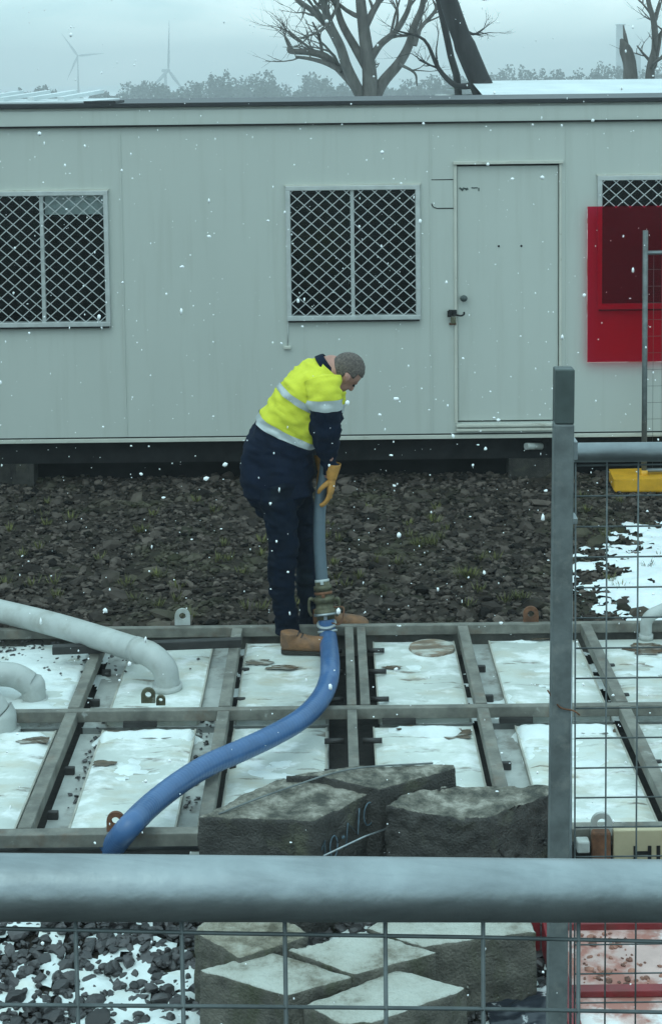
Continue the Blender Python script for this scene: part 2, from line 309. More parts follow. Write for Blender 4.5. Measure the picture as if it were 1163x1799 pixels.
# rubble -----------------------------------------------------------
ico = bmesh.new(); bmesh.ops.create_icosphere(ico, subdivisions=1, radius=1); IV = np.array([v.co[:] for v in ico.verts]); IF = np.array([[v.index for v in f.verts] for f in ico.faces]); ico.free()
ic2 = bmesh.new(); bmesh.ops.create_icosphere(ic2, subdivisions=2, radius=1); IV2 = np.array([v.co[:] for v in ic2.verts]); IF2 = np.array([[v.index for v in f.verts] for f in ic2.faces]); ic2.free()
def scatter(name, m, pts, size, flat, label, jit=.28, hi=False, cat='rubble'):
    bv, bf = (IV2, IF2) if hi else (IV, IF)
    n = len(pts); nv = len(bv); allv = np.empty((n, nv, 3))
    for i, (x, y, z) in enumerate(pts):
        s_ = size(); sc = np.array([s_*random.uniform(.7, 1.5), s_*random.uniform(.6, 1.1), s_*random.uniform(*flat)])
        v = bv*sc
        if hi:   # chisel: clamp against random planes, gives angular broken stone
            for _ in range(7):
                nrm = np.random.normal(size=3); nrm /= np.linalg.norm(nrm); d = v@nrm; lim = np.abs(d).max()*random.uniform(.45, .8)
                v = v-np.outer(np.maximum(d-lim, 0), nrm)
            v = v*(1+np.random.uniform(-.05, .05, (nv, 1)))
        else: v = v*(1+np.random.uniform(-jit, jit, (nv, 1)))
        e = Euler((random.uniform(-.35, .35), random.uniform(-.35, .35), random.uniform(0, 6.3))).to_matrix()
        allv[i] = v@np.array(e).T+np.array([x, y, z+s_*.15])
    fs = (bf[None]+(np.arange(n)*nv)[:, None, None]).reshape(-1, 3)
    me = bpy.data.meshes.new(name); me.from_pydata(allv.reshape(-1, 3).tolist(), [], fs.tolist()); me.materials.append(M[m])
    o = bpy.data.objects.new(name, me); S.collection.objects.link(o); tag(o, label, cat, kind='stuff'); return o
P = []
while len(P) < 27000:
    x = random.uniform(-4.6, 4.8); y = random.uniform(8.86, 12.75)
    P.append((x, y, h(x, y)+.03*fbm(x*2.2, y*2.2)-.006))
scatter('rubble', 'rock', P, lambda: min(.085, .0105*random.lognormvariate(0, .6)+.005), (.3, .8), 'flat dark slate rubble covering the ground in front of the cabin')
P = []
while len(P) < 11500:
    x = random.uniform(-3.0, 3.0); y = random.uniform(4.6, 6.28)
    if x > .84 and y > 5.2: continue
    P.append((x, y, h(x, y)+.03*fbm(x*2.2, y*2.2)+random.uniform(-.004, .018)))
scatter('wet_stones', 'rock_wet', P, lambda: min(.07, .012*random.lognormvariate(0, .55)+.006), (.4, .8), 'loose wet dark stones with snow between them at the foot of the tanks', hi=True, cat='stones')
# weeds
mb = MB()
tufts = [(G(820, 1012, .02), .09, 150)]+[(Vector((random.uniform(-2.8, 2.6), random.uniform(9.2, 12.1), .01)), random.uniform(.03, .06), 26) for _ in range(90)]
for c, r_, k in tufts:
    for _ in range(k):
        a = random.uniform(0, 6.3); q = c+Vector((math.cos(a), math.sin(a), 0))*random.uniform(0, r_); L = random.uniform(.02, .06)
        d = Vector((math.cos(a)*.6, math.sin(a)*.6, 1))*L; s_ = Vector((-math.sin(a), math.cos(a), 0))*.003
        mb.addm([q-s_, q+s_, q+d*.6+s_*.7, q+d, q+d*.6-s_*.7], [(0, 1, 2, 3, 4)])
tag(mb.build('weeds', 'grass'), 'low yellowish green weeds growing between the rubble stones', 'weeds', kind='stuff')
# snow lying on the rubble
def snowfield(name, x0, x1, y0, y1, res, zf, label, m='snow'):
    gx = np.arange(x0, x1, res); gy = np.arange(y0, y1, res); nx = len(gx); vs = []; ok = []
    for y in gy:
        for x in gx:
            z, t = zf(x, y); vs.append((x, y, z+t)); ok.append(t > -.012)
    mb = MB(); fs = []
    for j in range(len(gy)-1):
        for i in range(nx-1):
            q = (j*nx+i, j*nx+i+1, (j+1)*nx+i+1, (j+1)*nx+i)
            if all(ok[k] for k in q): fs.append(q)
    used = sorted({i for q in fs for i in q}); mp_ = {a: b for b, a in enumerate(used)}
    mb.addm([vs[i] for i in used], [tuple(mp_[i] for i in q) for q in fs], True)
    return tag(mb.build(name, m), label, 'snow', kind='stuff')
def zs_right(x, y):
    d = min((x-1.55-.5*max(0, y-10.0)**1.2)*.10, (y-8.95)*.15, (11.15-y)*.07+max(0, x-2.2)*.03, .05)
    t = d+.045*fbm(x*2.0, y*3.6, 3)+.040*fbm(x*6, y*12, 8)+.014*fbm(x*20, y*34, 8)-.014
    return .03*fbm(x*2.2, y*2.2)+.010, (math.sqrt(t*.014) if t > 0 else t)
snowfield('snow_patch', 1.45, 4.8, 8.95, 11.4, .018, zs_right, 'bright snow patch with dark stones poking through right of the steel post')
def zs_front(x, y):
    t = -.010+.024*fbm(x*3.4, y*4.4, 5)+.020*fbm(x*12, y*14, 2)+max(0, 5.62-y)*.03
    if x > .86 and y > 5.2: t = -1
    if t > 0: t = min(t, math.sqrt(t*.010))
    return .03*fbm(x*2.2, y*2.2)+.014, min(t, .022)
snowfield('snow_patch', -3.0, 2.6, 4.7, 6.26, .02, zs_front, 'thin broken snow lying between the dark stones at the foot of the tanks', 'slush')
# ------------------------------------------------------------------ cabin
YB = 12.44; sc = F/YB
def bx(px): return (px-IW/2)/sc
def bz(py, px=IW/2): return W(px, py, YB).z
ZT = 3.0; ZB = .36; XL, XR = -5.2, 6.4; D = 3.2
cabin = thing('site_cabin', 'long cream painted portable site cabin with grilled windows and a door', 'cabin', (0, YB, 0))
wins = [(-.5*(.0)+bx(-60), bx(190), bz(568), bz(330)), (bx(502), bx(738), bz(562), bz(326)), (bx(1050), bx(1290), bz(548), bz(314))]
door = (bx(801), bx(985), bz(745), bz(290))
cuts = [(a+.035, b-.035, c+.035, d-.035) for a, b, c, d in wins]+[door]
mb = MB(); cx = XL
for a, b, c, d in sorted(cuts):
    mb.bb(cx, a, YB, YB+.06, ZB, ZT); mb.bb(a, b, YB, YB+.06, ZB, c); mb.bb(a, b, YB, YB+.06, d, ZT); cx = b
mb.bb(cx, XR, YB, YB+.06, ZB, ZT)
mb.bb(XL, XL+.06, YB+.06, YB+D, ZB, ZT); mb.bb(XR-.06, XR, YB+.06, YB+D, ZB, ZT); mb.bb(XL+.06, XR-.06, YB+D-.06, YB+D, ZB, ZT); mb.bb(XL+.06, XR-.06, YB+.06, YB+D-.06, ZB, ZB+.08)
mb.build('wall', 'wall', cabin)
mb = MB()
for px in (213, 757, 996, -230, 1400): MB().bb(bx(px)-.006, bx(px)+.006, YB-.006, YB, ZB+.04, ZT-.15).build('joint_cover', 'wall', cabin)
MB().bb(XL-.02, XR+.02, YB-.022, YB, ZT-.145, ZT-.02).build('fascia', 'wall', cabin, bevel=.004)
MB().bb(XL-.02, XR+.02, YB-.035, YB-.022, ZT-.15, ZT-.135).build('fascia_bead', 'dark_steel', cabin)
rf = MB().bb(XL-.05, XR+.05, YB-.05, YB+D+.05, ZT+.002, ZT+.035).build('roof', 'black', cabin, bevel=.003)
mb = MB().bb(XL-.02, XR+.02, YB-.015, YB, ZB-.005, ZB+.025); mb.build('bottom_rail', 'trim', cabin, bevel=.003)
MB().bb(XL, XR, YB-.006, YB, ZB+.028, ZB+.036).build('bottom_groove', 'dark_steel', cabin)
mb = MB(); 
for yy in (YB+.12, YB+D-.2): mb.bb(XL, XR, yy, yy+.10, ZB-.20, ZB-.01)
for i in range(12): mb.bb(XL+.2+i*1.0, XL+.26+i*1.0, YB+.22, YB+D-.2, ZB-.14, ZB-.012)
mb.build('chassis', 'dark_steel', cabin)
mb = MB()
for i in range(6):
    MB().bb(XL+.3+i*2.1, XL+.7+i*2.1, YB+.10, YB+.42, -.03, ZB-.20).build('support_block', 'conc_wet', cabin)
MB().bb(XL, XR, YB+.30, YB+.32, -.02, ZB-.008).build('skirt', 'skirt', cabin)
MB().tube([Vector((bx(925), YB+.02, .28)), Vector((bx(955), YB+.10, .26))], .028, 14).build('pipe_stub', 'pvc', cabin)
# roof sheets snow on left end + flat thing
mb = MB(); x = XL
for i in range(17):
    x0 = bx(-420)+i*.235; 
    if x0 > bx(150): break
    mb.bar((x0, YB+.05, ZT+.075), (x0+.10, YB+1.6, ZT+.12), .05, .03)
mb.build('roof_rib', 'roof_snow', rf)
MB().bb(bx(-440), bx(165), YB+.0, YB+1.7, ZT+.037, ZT+.06).build('roof_snow_layer', 'roof_snow', rf, bevel=.008)
MB().bb(bx(152), bx(208), YB-.03, YB+.5, ZT+.037, ZT+.055).build('roof_flashing', 'black', rf)
fz0_ = bz(364, 1100)
def grille_clip(mb, x0, x1, z0, z1, y, pitch_x, pitch_z, r):
    W_, H_ = x1-x0, z1-z0; slope = pitch_z/pitch_x
    for sgn in (1, -1):
        k = -int(H_/pitch_z)-2
        while True:
            c = x0+k*pitch_x; k += 1
            if c > x1+H_/slope+pitch_x: break
            # line: x = c + sgn' * (z-z0)/slope
            pts = []
            if sgn == 1: f = lambda z: c+(z-z0)/slope
            else: f = lambda z: c-(z-z0)/slope
            xa, xb = f(z0), f(z1); lo, hi = z0, z1
            if sgn == 1:
                if xa < x0: lo = z0+(x0-xa)*slope
                if xb > x1: hi = z0+(x1-xa)*slope
            else:
                if xa > x1: lo = z0+(xa-x1)*slope
                if xb < x0: hi = z0+(xa-x0)*slope
            if hi-lo > .01: mb.bar((f(lo), y+.002*sgn, lo), (f(hi), y+.002*sgn, hi), r*2, .0035, up=(0, 1, 0))
for i, (a, b, c, d) in enumerate(wins):
    w = MB()
    fw = .036
    w.bb(a, b, YB-.03, YB+.05, d-fw, d); w.bb(a, b, YB-.034, YB+.05, c, c+fw); w.bb(a, a+fw, YB-.03, YB+.05, c+fw, d-fw); w.bb(b-fw, b, YB-.03, YB+.05, c+fw, d-fw)
    wo = w.build('window', 'alu', cabin, bevel=.003)
    mid = (a+b)/2-.005 if i != 0 else bx(72)
    MB().bb(mid-.014, mid+.014, YB-.005, YB+.03, c+fw, d-fw).build('mullion', 'alu', wo)
    g_ = MB(); grille_clip(g_, a+fw, b-fw, c+fw if i < 2 else fz0_, d-fw, YB-.016, .110, .097, .0034); g_.build('security_grille', 'grille', wo)
    MB().bb(a+.01, b-.01, YB-.04, YB-.028, c-.012, c).build('sill', 'dark_steel', wo)
    MB().bb(a-.008, b+.008, YB-.022, YB-.0, d, d+.012).build('head_flashing', 'trim', wo)
    MB().bb(a+fw-.005, b-fw+.005, YB+.032, YB+.036, c+fw-.005, d-fw+.005).build('pane', 'glass', wo)
    t = MB(); t.bb(a+.02, b-.02, YB+.50, YB+.52, c, d); t.bb(a+.0, a+.02, YB+.055, YB+.5, c, d); t.bb(b-.02, b, YB+.055, YB+.5, c, d); t.bb(a, b, YB+.055, YB+.5, c-.02, c); t.bb(a, b, YB+.055, YB+.5, d, d+.02); t.build('dark_room', 'skirt', wo)  # black box, the darkness of the unlit room is put into its colour
    if i == 0: MB().bb(mid+.02, b-fw, YB+.045, YB+.05, d-.19, d-.03).build('roller_blind', 'alu', wo)
    if i == 1: MB().tube([(a+.01, YB-.012, c), (a+.005, YB-.012, c-.1), (a-.0, YB-.014, c-.2)], .004, 6).build('cable', 'alu', cabin); MB().bb(a-.03, a+.025, YB-.03, YB-.001, c-.225, c-.2).build('cable_plug', 'trim', cabin, bevel=.004)
# door
a, b, c, d = door
do = MB().bb(a+.012, b-.012, YB+.012, YB+.05, c+.012, d-.012).build('door', 'wall', cabin, bevel=.003)
mb = MB(); mb.bb(a-.015, a+.009, YB-.012, YB-.0, c, d); mb.bb(b-.009, b+.012, YB-.010, YB, c, d); mb.bb(a-.02, b+.02, YB-.03, YB, d-.006, d+.018); mb.build('door_frame', 'trim', cabin, bevel=.002)
MB().bb(a+.01, b-.01, YB+.004, YB+.012, d-.022, d-.010).build('drip_groove', 'dark_steel', do)
mb = MB()
for k, z in enumerate((c-.012, c-.045)): mb.bb(a-.005, b+.03, YB-.035+k*-.008, YB, z-.018, z)
mb.build('sill_step', 'trim', cabin, bevel=.002)
mb = MB().bb(a-.005, b+.03, YB-.003, YB+.0, c-.03-.002, c-.03+.0); mb.build('sill_gap', 'dark_steel', cabin)
hx, hz = bx(814), bz(526)
MB().tube([(hx, YB+.012, hz), (hx, YB-.03, hz)], [.018, .020], 16).ball((hx, YB-.035, hz), (.03, .02, .026)).build('door_knob', 'sleeve', do)
hx, hz = bx(795), bz(556)
MB().bb(hx-.035, hx+.03, YB-.03, YB-.012, hz-.0, hz+.045).bb(hx-.045, hx-.015, YB-.045, YB-.03, hz-.01, hz+.04).tube([(hx+.0, YB-.04, hz+.012), (hx+.06, YB-.04, hz+.0), (hx+.085, YB-.04, hz+.012), (hx+.085, YB-.04, hz+.03)], .008, 8, n=4).build('hasp', 'dark_steel', do, bevel=.003)
MB().bb(hx-.02, hx+.02, YB-.05, YB-.03, hz-.06, hz-.008).build('padlock', 'brass', do, bevel=.005)
MB().bb(hx-.03, hx+.025, YB-.02, YB-.012, hz-.075, hz-.058).build('hasp_plate', 'rust', do)
for px in (877, 917): MB().ball((bx(px), YB+.011, bz(436)), .009, 8).build('screw', 'dark_steel', do)
mb = MB()   # the faded unreadable mark on the door
for px, py, w_, h_, an in ((810, 334, 5, 3, .5), (813, 336, 4, 4, -.9), (817, 334, 6, 3, .3), (821, 335, 4, 5, 1.2), (832, 333, 6, 2, .1), (837, 333, 6, 2, 0), (842, 336, 2, 6, 0)):
    if px == 832: mb.build('faded_lettering', 'sleeve', do); mb = MB()
    mb.box((bx(px), YB+.0105, bz(py)), (w_/sc, .003, h_/sc), Matrix.Rotation(an, 3, 'Y'))
mb.build('faded_lettering', 'sleeve', do)
# patch plate left of the door
x0, x1, z0, z1 = bx(757), bx(797), bz(368), bz(318)
pts = [(x1, z1), (x0, z1), (x0, z0+.05), (x0+.02, z0+.012), (x0+.05, z0), (x1, z0)]
MB().tube([(p[0], YB-.002, p[1]) for p in pts], .0045, 6).build('sealed_hatch', 'dark_steel', cabin)
MB().addm([(p[0], YB-.004, p[1]) for p in pts], [tuple(range(6))]).build('hatch_cover', 'wall', cabin)
# red translucent sheet fixed over the right window
fx0, fx1, fz0, fz1 = bx(1031), bx(1330), bz(633, 1100), bz(361, 1100)
film = thing('red_sheet', 'translucent red plastic sheet covering the lower part of the right cabin window', 'plastic sheet', (fx0, YB-.07, fz0))
MB().bb(fx0, fx1, YB-.062, YB-.058, fz0, fz1).build('sheet', 'film', film)
MB().bb(fx0-.004, fx0, YB-.066, YB-.054, fz0, fz1).bb(fx0-.004, fx1, YB-.066, YB-.054, fz0-.005, fz0).build('sheet_edge', 'pink', film)
# ------------------------------------------------------------------ background
b2 = thing('low_building', 'low building behind the cabin with a pale snow covered roof', 'building', (6, 19, 0))
pa = W(862, 176, 18.0); pb = W(1000, 153, 24); zt = W(900, 153, 24).z
xl = W(864, 160, 18).x
MB().bb(xl, 13, 18.2, 27.8, -.1, W(900, 172, 18).z-.05).build('wall', 'wall', b2)
MB().addm([(xl-.1, 18, 3.06-.06), (13.2, 18, 3.06-.06), (13.2, 23, 3.16), (xl+.2, 23, 3.16), (xl+.2, 28, 3.0), (13.2, 28, 3.0), (xl-.1, 18, 2.94), (13.2, 18, 2.94)], [(0, 1, 2, 3), (3, 2, 5, 4), (6, 7, 1, 0)]).build('roof', 'roof_snow', b2)
def grow(mb, p, d, L, r, depth, seg=6, spread=.5, up=.25, twigs=3):
    n = 5; pts = [p]; rs = [r]; q = Vector(p); dd = Vector(d).normalized()
    for i in range(n):
        dd = (dd+Vector((random.gauss(0, .16), random.gauss(0, .16), random.gauss(0, .10)+up*.1))).normalized()
        q = q+dd*(L/n); pts.append(q.copy()); rs.append(r*(1-.62*(i+1)/n))
    mb.tube(pts, rs, seg if r > .03 else 4, n=1, cap=False)
    if depth > 0:
        for k in range(twigs):
            i = random.randint(2, n); a = Vector((random.gauss(0, spread), random.gauss(0, spread), random.gauss(.15, spread*.7)))
            grow(mb, pts[i], (dd+a), L*random.uniform(.45, .72), rs[i]*random.uniform(.6, .85), depth-1, seg, spread, up, twigs)
def limb(mb, pl, Y, r0, r1, dy=0, twigs=6, depth=2, L=1.2, spread=.6):
    pts = [W(x, y, Y+dy*i/len(pl)) for i, (x, y) in enumerate(pl)]; pts = [Vector(p) for p in catmull(pts, 4)]
    N = len(pts); rs = [r0+(r1-r0)*i/(N-1) for i in range(N)]
    mb.tube(pts, rs, 9, n=1, cap=False)
    for k in range(twigs):
        i = random.randint(N//3, N-1); t = (pts[min(i+1, N-1)]-pts[max(0, i-1)]).normalized()
        grow(mb, pts[i], t+Vector((random.gauss(0, spread), random.gauss(0, spread), random.gauss(.1, spread))), L*random.uniform(.6, 1.2), rs[i]*.5, depth, spread=spread*.9)
    return pts
t1 = thing('bare_tree', 'large bare grey tree with forked limbs behind the middle of the cabin', 'tree', (W(652, 400, 32).x, 32, -.3))
mb = MB(); limb(mb, [(655, 446), (652, 300), (650, 180), (648, 120), (640, 60), (633, 0), (628, -80), (622, -170)], 32, .21, .06, 0, 4, 2, .8); mb.build('trunk', 'bark', t1)
mb = MB()
for pl, r0, r1, dy, tw in [
    ([(645, 190), (622, 150), (600, 125), (572, 100), (545, 92), (512, 90), (508, 84)], .11, .05, .5, 5),
    ([(600, 125), (575, 112), (548, 104), (520, 100)], .06, .03, .3, 2),
    ([(632, 165), (610, 120), (597, 80), (578, 40), (568, 0), (560, -50)], .12, .06, -1, 7),
    ([(600, 90), (578, 50), (552, 22), (530, 5), (505, -15)], .08, .04, .6, 7),
    ([(645, 120), (622, 80), (600, 40), (590, 0), (585, -60)], .10, .05, 1, 6),
    ([(655, 180), (672, 145), (700, 112), (718, 80), (728, 45), (742, 10), (748, -40)], .13, .05, .8, 7),
    ([(650, 105), (668, 78), (692, 58), (708, 35), (720, 5), (722, -40)], .08, .04, -.6, 6),
    ([(640, 50), (655, 20), (670, -10), (680, -70)], .08, .04, .4, 4),
    ([(728, 80), (738, 50), (760, 25), (775, 0)], .05, .03, .4, 5),
    ([(700, 112), (728, 128), (732, 150)], .035, .015, .4, 1)]:
    limb(mb, pl, 32, r0, r1, dy, tw+1, 2, .9)
mb.build('crown', 'bark', t1)
t2 = thing('leaning_tree', 'dark broken tree trunk leaning left behind the cabin roof', 'tree', (W(865, 400, 22).x, 22, -.1))
mb = MB(); mb.tube([Vector(p) for p in catmull([W(x, y, 22) for x, y in [(866, 560), (864, 300), (856, 190), (845, 150), (822, 95), (800, 38), (782, -20), (762, -120)]], 4)], [.16]*13+[.15]*5+[.13]*5+[.12]*4+[.1]*2, 11, cap=True)
mb.tube([W(x, y, 21.9) for x, y in [(863, 300), (855, 180), (852, 150), (858, 142)]], [.14, .10, .09, .05], 8); mb.build('trunk', 'bark_dark', t2)
mb = MB(); limb(mb, [(835, 150), (800, 150), (770, 120), (745, 70), (700, 55)], 22, .05, .012, .5, 6, 2, .4)
limb(mb, [(800, 40), (830, 60), (850, 50)], 22, .03, .01, .3, 5, 2, .3); limb(mb, [(790, 5), (815, -10), (850, 0)], 22, .03, .01, .3, 4, 2, .3); limb(mb, [(845, 160), (825, 172), (795, 176)], 22, .03, .015, -.2, 3, 1, .3); mb.build('crown', 'bark_dark', t2)
t3 = thing('dead_pole', 'thin dark bare pole leaning beside the broken tree trunk', 'pole', (W(806, 400, 23).x, 23, -.1))
MB().tube([W(x, y, 23) for x, y in [(822, 545), (806, 178), (792, 100), (768, -10), (750, -90)]], [.07, .055, .05, .045, .03], 8, n=3).build('shaft', 'bark_dark', t3)
t4 = thing('broken_stump', 'tall snapped grey tree stump right of the leaning trunk', 'tree', (W(1105, 400, 26).x, 26, -.15))
MB().tube([Vector(p) for p in catmull([W(x, y, 26) for x, y in [(1112, 480), (1110, 250), (1107, 150), (1105, 110), (1096, 82), (1090, 68)]], 3)], [.12]*8+[.11]*4+[.09, .06, .04, .02], 9).tube([W(1102, 95, 26), W(1097, 62, 26), W(1094, 44, 26)], [.05, .03, .008], 7).build('trunk', 'bark', t4)
t5 = thing('bare_tree', 'thin bare tree with twisted branches at the right edge of the sky', 'tree', (W(1143, 400, 26).x, 26, -.15), None)
mb = MB(); limb(mb, [(1146, 480), (1144, 250), (1141, 150), (1143, 115), (1150, 85), (1148, 40), (1140, 10), (1134, -20)], 26, .10, .03, 0, 4, 2, .7); mb.build('trunk', 'bark', t5)
mb = MB(); limb(mb, [(1144, 110), (1130, 95), (1118, 80)], 26, .03, .01, .2, 3, 1, .4); limb(mb, [(1150, 80), (1160, 60), (1175, 30)], 26, .04, .02, .2, 4, 2, .6); limb(mb, [(1148, 40), (1160, 0), (1175, -40)], 26, .04, .02, .2, 4, 2, .6); mb.build('crown', 'bark', t5)
# far wood: a belt of trees some 450 m away
mb = MB(); vs = []
def crown_blob(c, rx, rz, k, leaf):
    for _ in range(k):
        u = Vector((random.gauss(0, 1), random.gauss(0, 1), random.gauss(0, 1))).normalized()*random.uniform(.35, 1)**.5*random.uniform(.75, 1.12)
        p = Vector((c[0]+u.x*rx, c[1]+u.y*rx, c[2]+u.z*rz)); a = Vector((random.gauss(0, 1), random.gauss(0, 1), random.gauss(0, 1))).normalized()*leaf; b_ = Vector((random.gauss(0, 1), random.gauss(0, 1), random.gauss(0, 1))).normalized()*leaf
        mb.addm([p-a, p+b_, p+a, p-b_], [(0, 1, 2, 3)])
prof = [(-80, 165), (0, 158), (40, 166), (75, 152), (140, 168), (200, 172), (225, 145), (250, 138), (290, 146), (340, 152), (385, 130), (420, 140), (475, 128), (500, 160), (515, 158), (550, 128), (600, 150), (640, 145), (700, 150), (750, 142), (790, 130), (830, 150), (862, 128), (905, 120), (960, 132), (1030, 125), (1085, 112), (1120, 125), (1163, 118), (1260, 120)]
px = -80
while px < 1250:
    top = np.interp(px, [p[0] for p in prof], [p[1] for p in prof])+random.choice([-10, -4, 0, 4, 9, 14]); Y = random.uniform(420, 500)
    p = W(px, top, Y); g0 = -4.2; H_ = p.z-g0; rr = random.uniform(.9, 3.2)
    crown_blob((p.x, Y, g0+H_*.62), rr, H_*.40, 170, .42); crown_blob((p.x+random.uniform(-1.5, 1.5), Y+2, g0+H_*.35), rr*1.4, H_*.38, 90, .6)
    mb.bb(p.x-.15, p.x+.15, Y-.1, Y+.1, g0, g0+H_*.6)
    px += random.uniform(6, 13)
tag(mb.build('far_wood', 'foliage'), 'hazy belt of distant trees along the horizon behind the cabin', 'trees', kind='stuff')
def turbine(hub, tipr, Y, angs, label, yaw):
    c = W(hub[0], hub[1], Y); k = Y/F; t = thing('wind_turbine', label, 'wind turbine', (c.x, Y, -4), 'wind turbines on the horizon')
    MB().tube([Vector((c.x, Y, -4)), Vector((c.x, Y, c.z))], [1.9*tipr*k/45, 1.0*tipr*k/45], 12).build('tower', 'far_pale', t)
    nd = Vector((math.sin(yaw), -math.cos(yaw), 0)); s_ = tipr*k
    MB().bar(c-nd*s_*.07, c+nd*s_*.06, s_*.05, s_*.06).build('nacelle', 'far_pale', t)
    rt = Vector((math.cos(yaw), math.sin(yaw), 0)); hb = c+nd*s_*.07
    h_ = MB().ball(hb, s_*.04, 8); h_.build('hub', 'far_pale', t)
    for a in angs:
        d = rt*math.cos(a)+Vector((0, 0, 1))*math.sin(a); q = d.cross(nd)
        MB().loft([hb, hb+d*s_*.2, hb+d*s_*.6, hb+d*s_], [.015*s_, .045*s_, .025*s_, .006*s_], [.015*s_, .014*s_, .008*s_, .003*s_], side=q, seg=8).build('blade', 'far_pale', t)
turbine((137, 98), 47, 820, [R(125), R(5), R(245)], 'distant faint wind turbine with one blade pointing right', .25)
turbine((291, 124), 88, 620, [R(86), R(206), R(326)], 'distant wind turbine seen nearly edge on with one blade straight up', 1.15)
for (x0, x1, yt, lab) in ((1083, 1096, 45, 'taller pale distant tower behind the snapped stump'), (1110, 1124, 95, 'shorter pale distant tower between stump and thin tree')):
    Y = 560; a_, b_ = W(x0, yt, Y), W(x1, yt, Y)
    t = thing('distant_tower', lab, 'tower', (a_.x, Y, -4)); MB().bb(a_.x, b_.x, Y-1, Y+1.5, -4, a_.z).build('shaft', 'far_pale', t); MB().bb(a_.x-.2, b_.x+.2, Y-1.2, Y+1.7, a_.z, a_.z+.5).build('cap', 'far_pale', t)
# ------------------------------------------------------------------ tank platform
ZP = .22
YN, YM, YK = G(581, 1455, ZP).y, G(581, 1242, ZP).y, G(581, 1098, ZP).y
LIDS = []
M['stain_disc'] = overlay(mat('stained_disc', (.26, .19, .13), .5, var=.5, scale=10, stretch=(1, 2, 1), bump=.2), (.50, .52, .47), 7, .48, .62, (1, 2.5, 1), .8)
tank = thing('tank_platform', 'low steel framed tank deck with ice covered white lids', 'tank', (0, 7.5, 0))
XL2, XR2 = -2.75, 3.0
MB().bb(XL2, XR2, YN+.02, YK-.02, -.02, .05).build('base', 'void', tank)
rails = [G(px_, 1242, ZP).x for px_ in (-113, 130, 394, 618, 847, 1097)]+[2.10, 2.75]
for nm, yy, w_ in (('front', YN, .06), ('mid', YM, .042), ('back', YK, .042)):
    MB().bb(XL2, XR2, yy-w_/2, yy+w_/2, ZP-.055, ZP).build('cross_beam', 'frame', tank, bevel=.004)
MB().bb(XL2, XR2, YK+.035, YK+.06, 0, ZP-.015).build('back_angle', 'frame', tank, bevel=.003)
wl = MB(); wl.bb(XL2, XR2, YN-.02, YN+.02, -.02, ZP-.075); wo = wl.build('front_wall', 'frame_dark', tank)
for x in np.arange(XL2+.3, XR2, .62): MB().bb(x, x+.04, YN-.04, YN-.022, 0, ZP-.08).build('stiffener', 'deck', tank)
for j, (ya, yb) in enumerate(((YN+.035, YM-.032), (YM+.032, YK-.032))):
    for i, x in enumerate(rails):
        if i == 3:
            for dx in ((.0,) if j == 0 else (.0, .065)):
                MB().bb(x-.023+dx, x+.023+dx, ya, yb, ZP-.06, ZP+.001).build('rail', 'frame', tank, bevel=.004)
        else:
            MB().bb(x-.028, x+.028, ya, yb, ZP-.06, ZP+.001).build('rail', 'frame', tank, bevel=.004)
    ed = [XL2]+rails+[XR2]
    for i in range(len(rails)-1):
        x0, x1 = rails[i]+.036, rails[i+1]-.036
        gl_ = .02; gr = .02
        if i == 2: gr = .09
        if i == 3: gl_ = .07 if j == 0 else .10
        MB().bb(x0+.005, x1-.005-(gr-.02), ya+.004, yb-.004, .06, .115).build('deck_sheet', 'deck', tank) if i != 3 else MB().bb(x0+gl_, x1-.005, ya+.004, yb-.004, .06, .115).build('deck_sheet', 'deck', tank)
        # lid: slightly domed, inset by a strip on one side like the photo
        lx0, lx1 = x0+gl_, x1-gr
        if (i, j) in ((1, 0), (1, 1)): lx0 += .10; lx1 -= .08
        if i == 4: lx0 += .10 if j == 0 else .09
        if (i, j) == (0, 0): lx1 -= .02
        LIDS.append((lx0, lx1, ya+.02, yb-.02)); vs = []; nx_, ny_ = 18, 22
        for b_ in range(ny_+1):
            for a_ in range(nx_+1):
                u, v = a_/nx_, b_/ny_; x = lx0+(lx1-lx0)*u; y = ya+.02+(yb-ya-.04)*v
                e_ = min(u, 1-u, v, 1-v); z = .138+.010*min(1, e_*9)-.014*math.exp(-((u-.5)**2+(v-.5)**2)*14)*random.uniform(.9, 1.1)+.003*fbm(x*5, y*5, i)
                vs.append((x, y, z))
        q = MB().addm(vs, [(b_*(nx_+1)+a_, b_*(nx_+1)+a_+1, (b_+1)*(nx_+1)+a_+1, (b_+1)*(nx_+1)+a_) for b_ in range(ny_) for a_ in range(nx_)], True)
        q.bb(lx0, lx1, ya+.02, yb-.02, .10, .1365)
        lo = q.build('lid', 'lid', tank)
        MB().bb(lx0-.008, lx0, ya+.02, yb-.02, .112, .142).build('lid_rim', 'lid_edge', lo); MB().bb(lx1, lx1+.008, ya+.02, yb-.02, .112, .142).build('lid_rim', 'lid_edge', lo)
        if (i, j) == (3, 1):   # round hatch with rusty dished plate
            c = G(758, 1137, .155); MB().tube([(c.x, c.y, .138), (c.x, c.y, .158)], [.125, .12], 28).build('hatch_cover', 'stain_disc', lo)
    # hinge pins beside the double rail
    for x_, side in ((rails[3]-.085, -1), (rails[3]+.09+(.0 if j == 0 else .05), 1)):
        for v in (.18, .52, .80):
            y = ya+(yb-ya)*v; MB().tube([(x_-.045, y, .165), (x_+.045, y, .165)], .013, 10).build('hinge_pin', 'frame_dark', tank)
    for i in (1, 2, 4, 5):
        for v in (.25, .62):
            y = ya+(yb-ya)*v; x = rails[i]+.055
            MB().bb(x-.015, x+.03, y-.012, y+.012, .115, .15).build('clip', 'frame_dark', tank, bevel=.004)
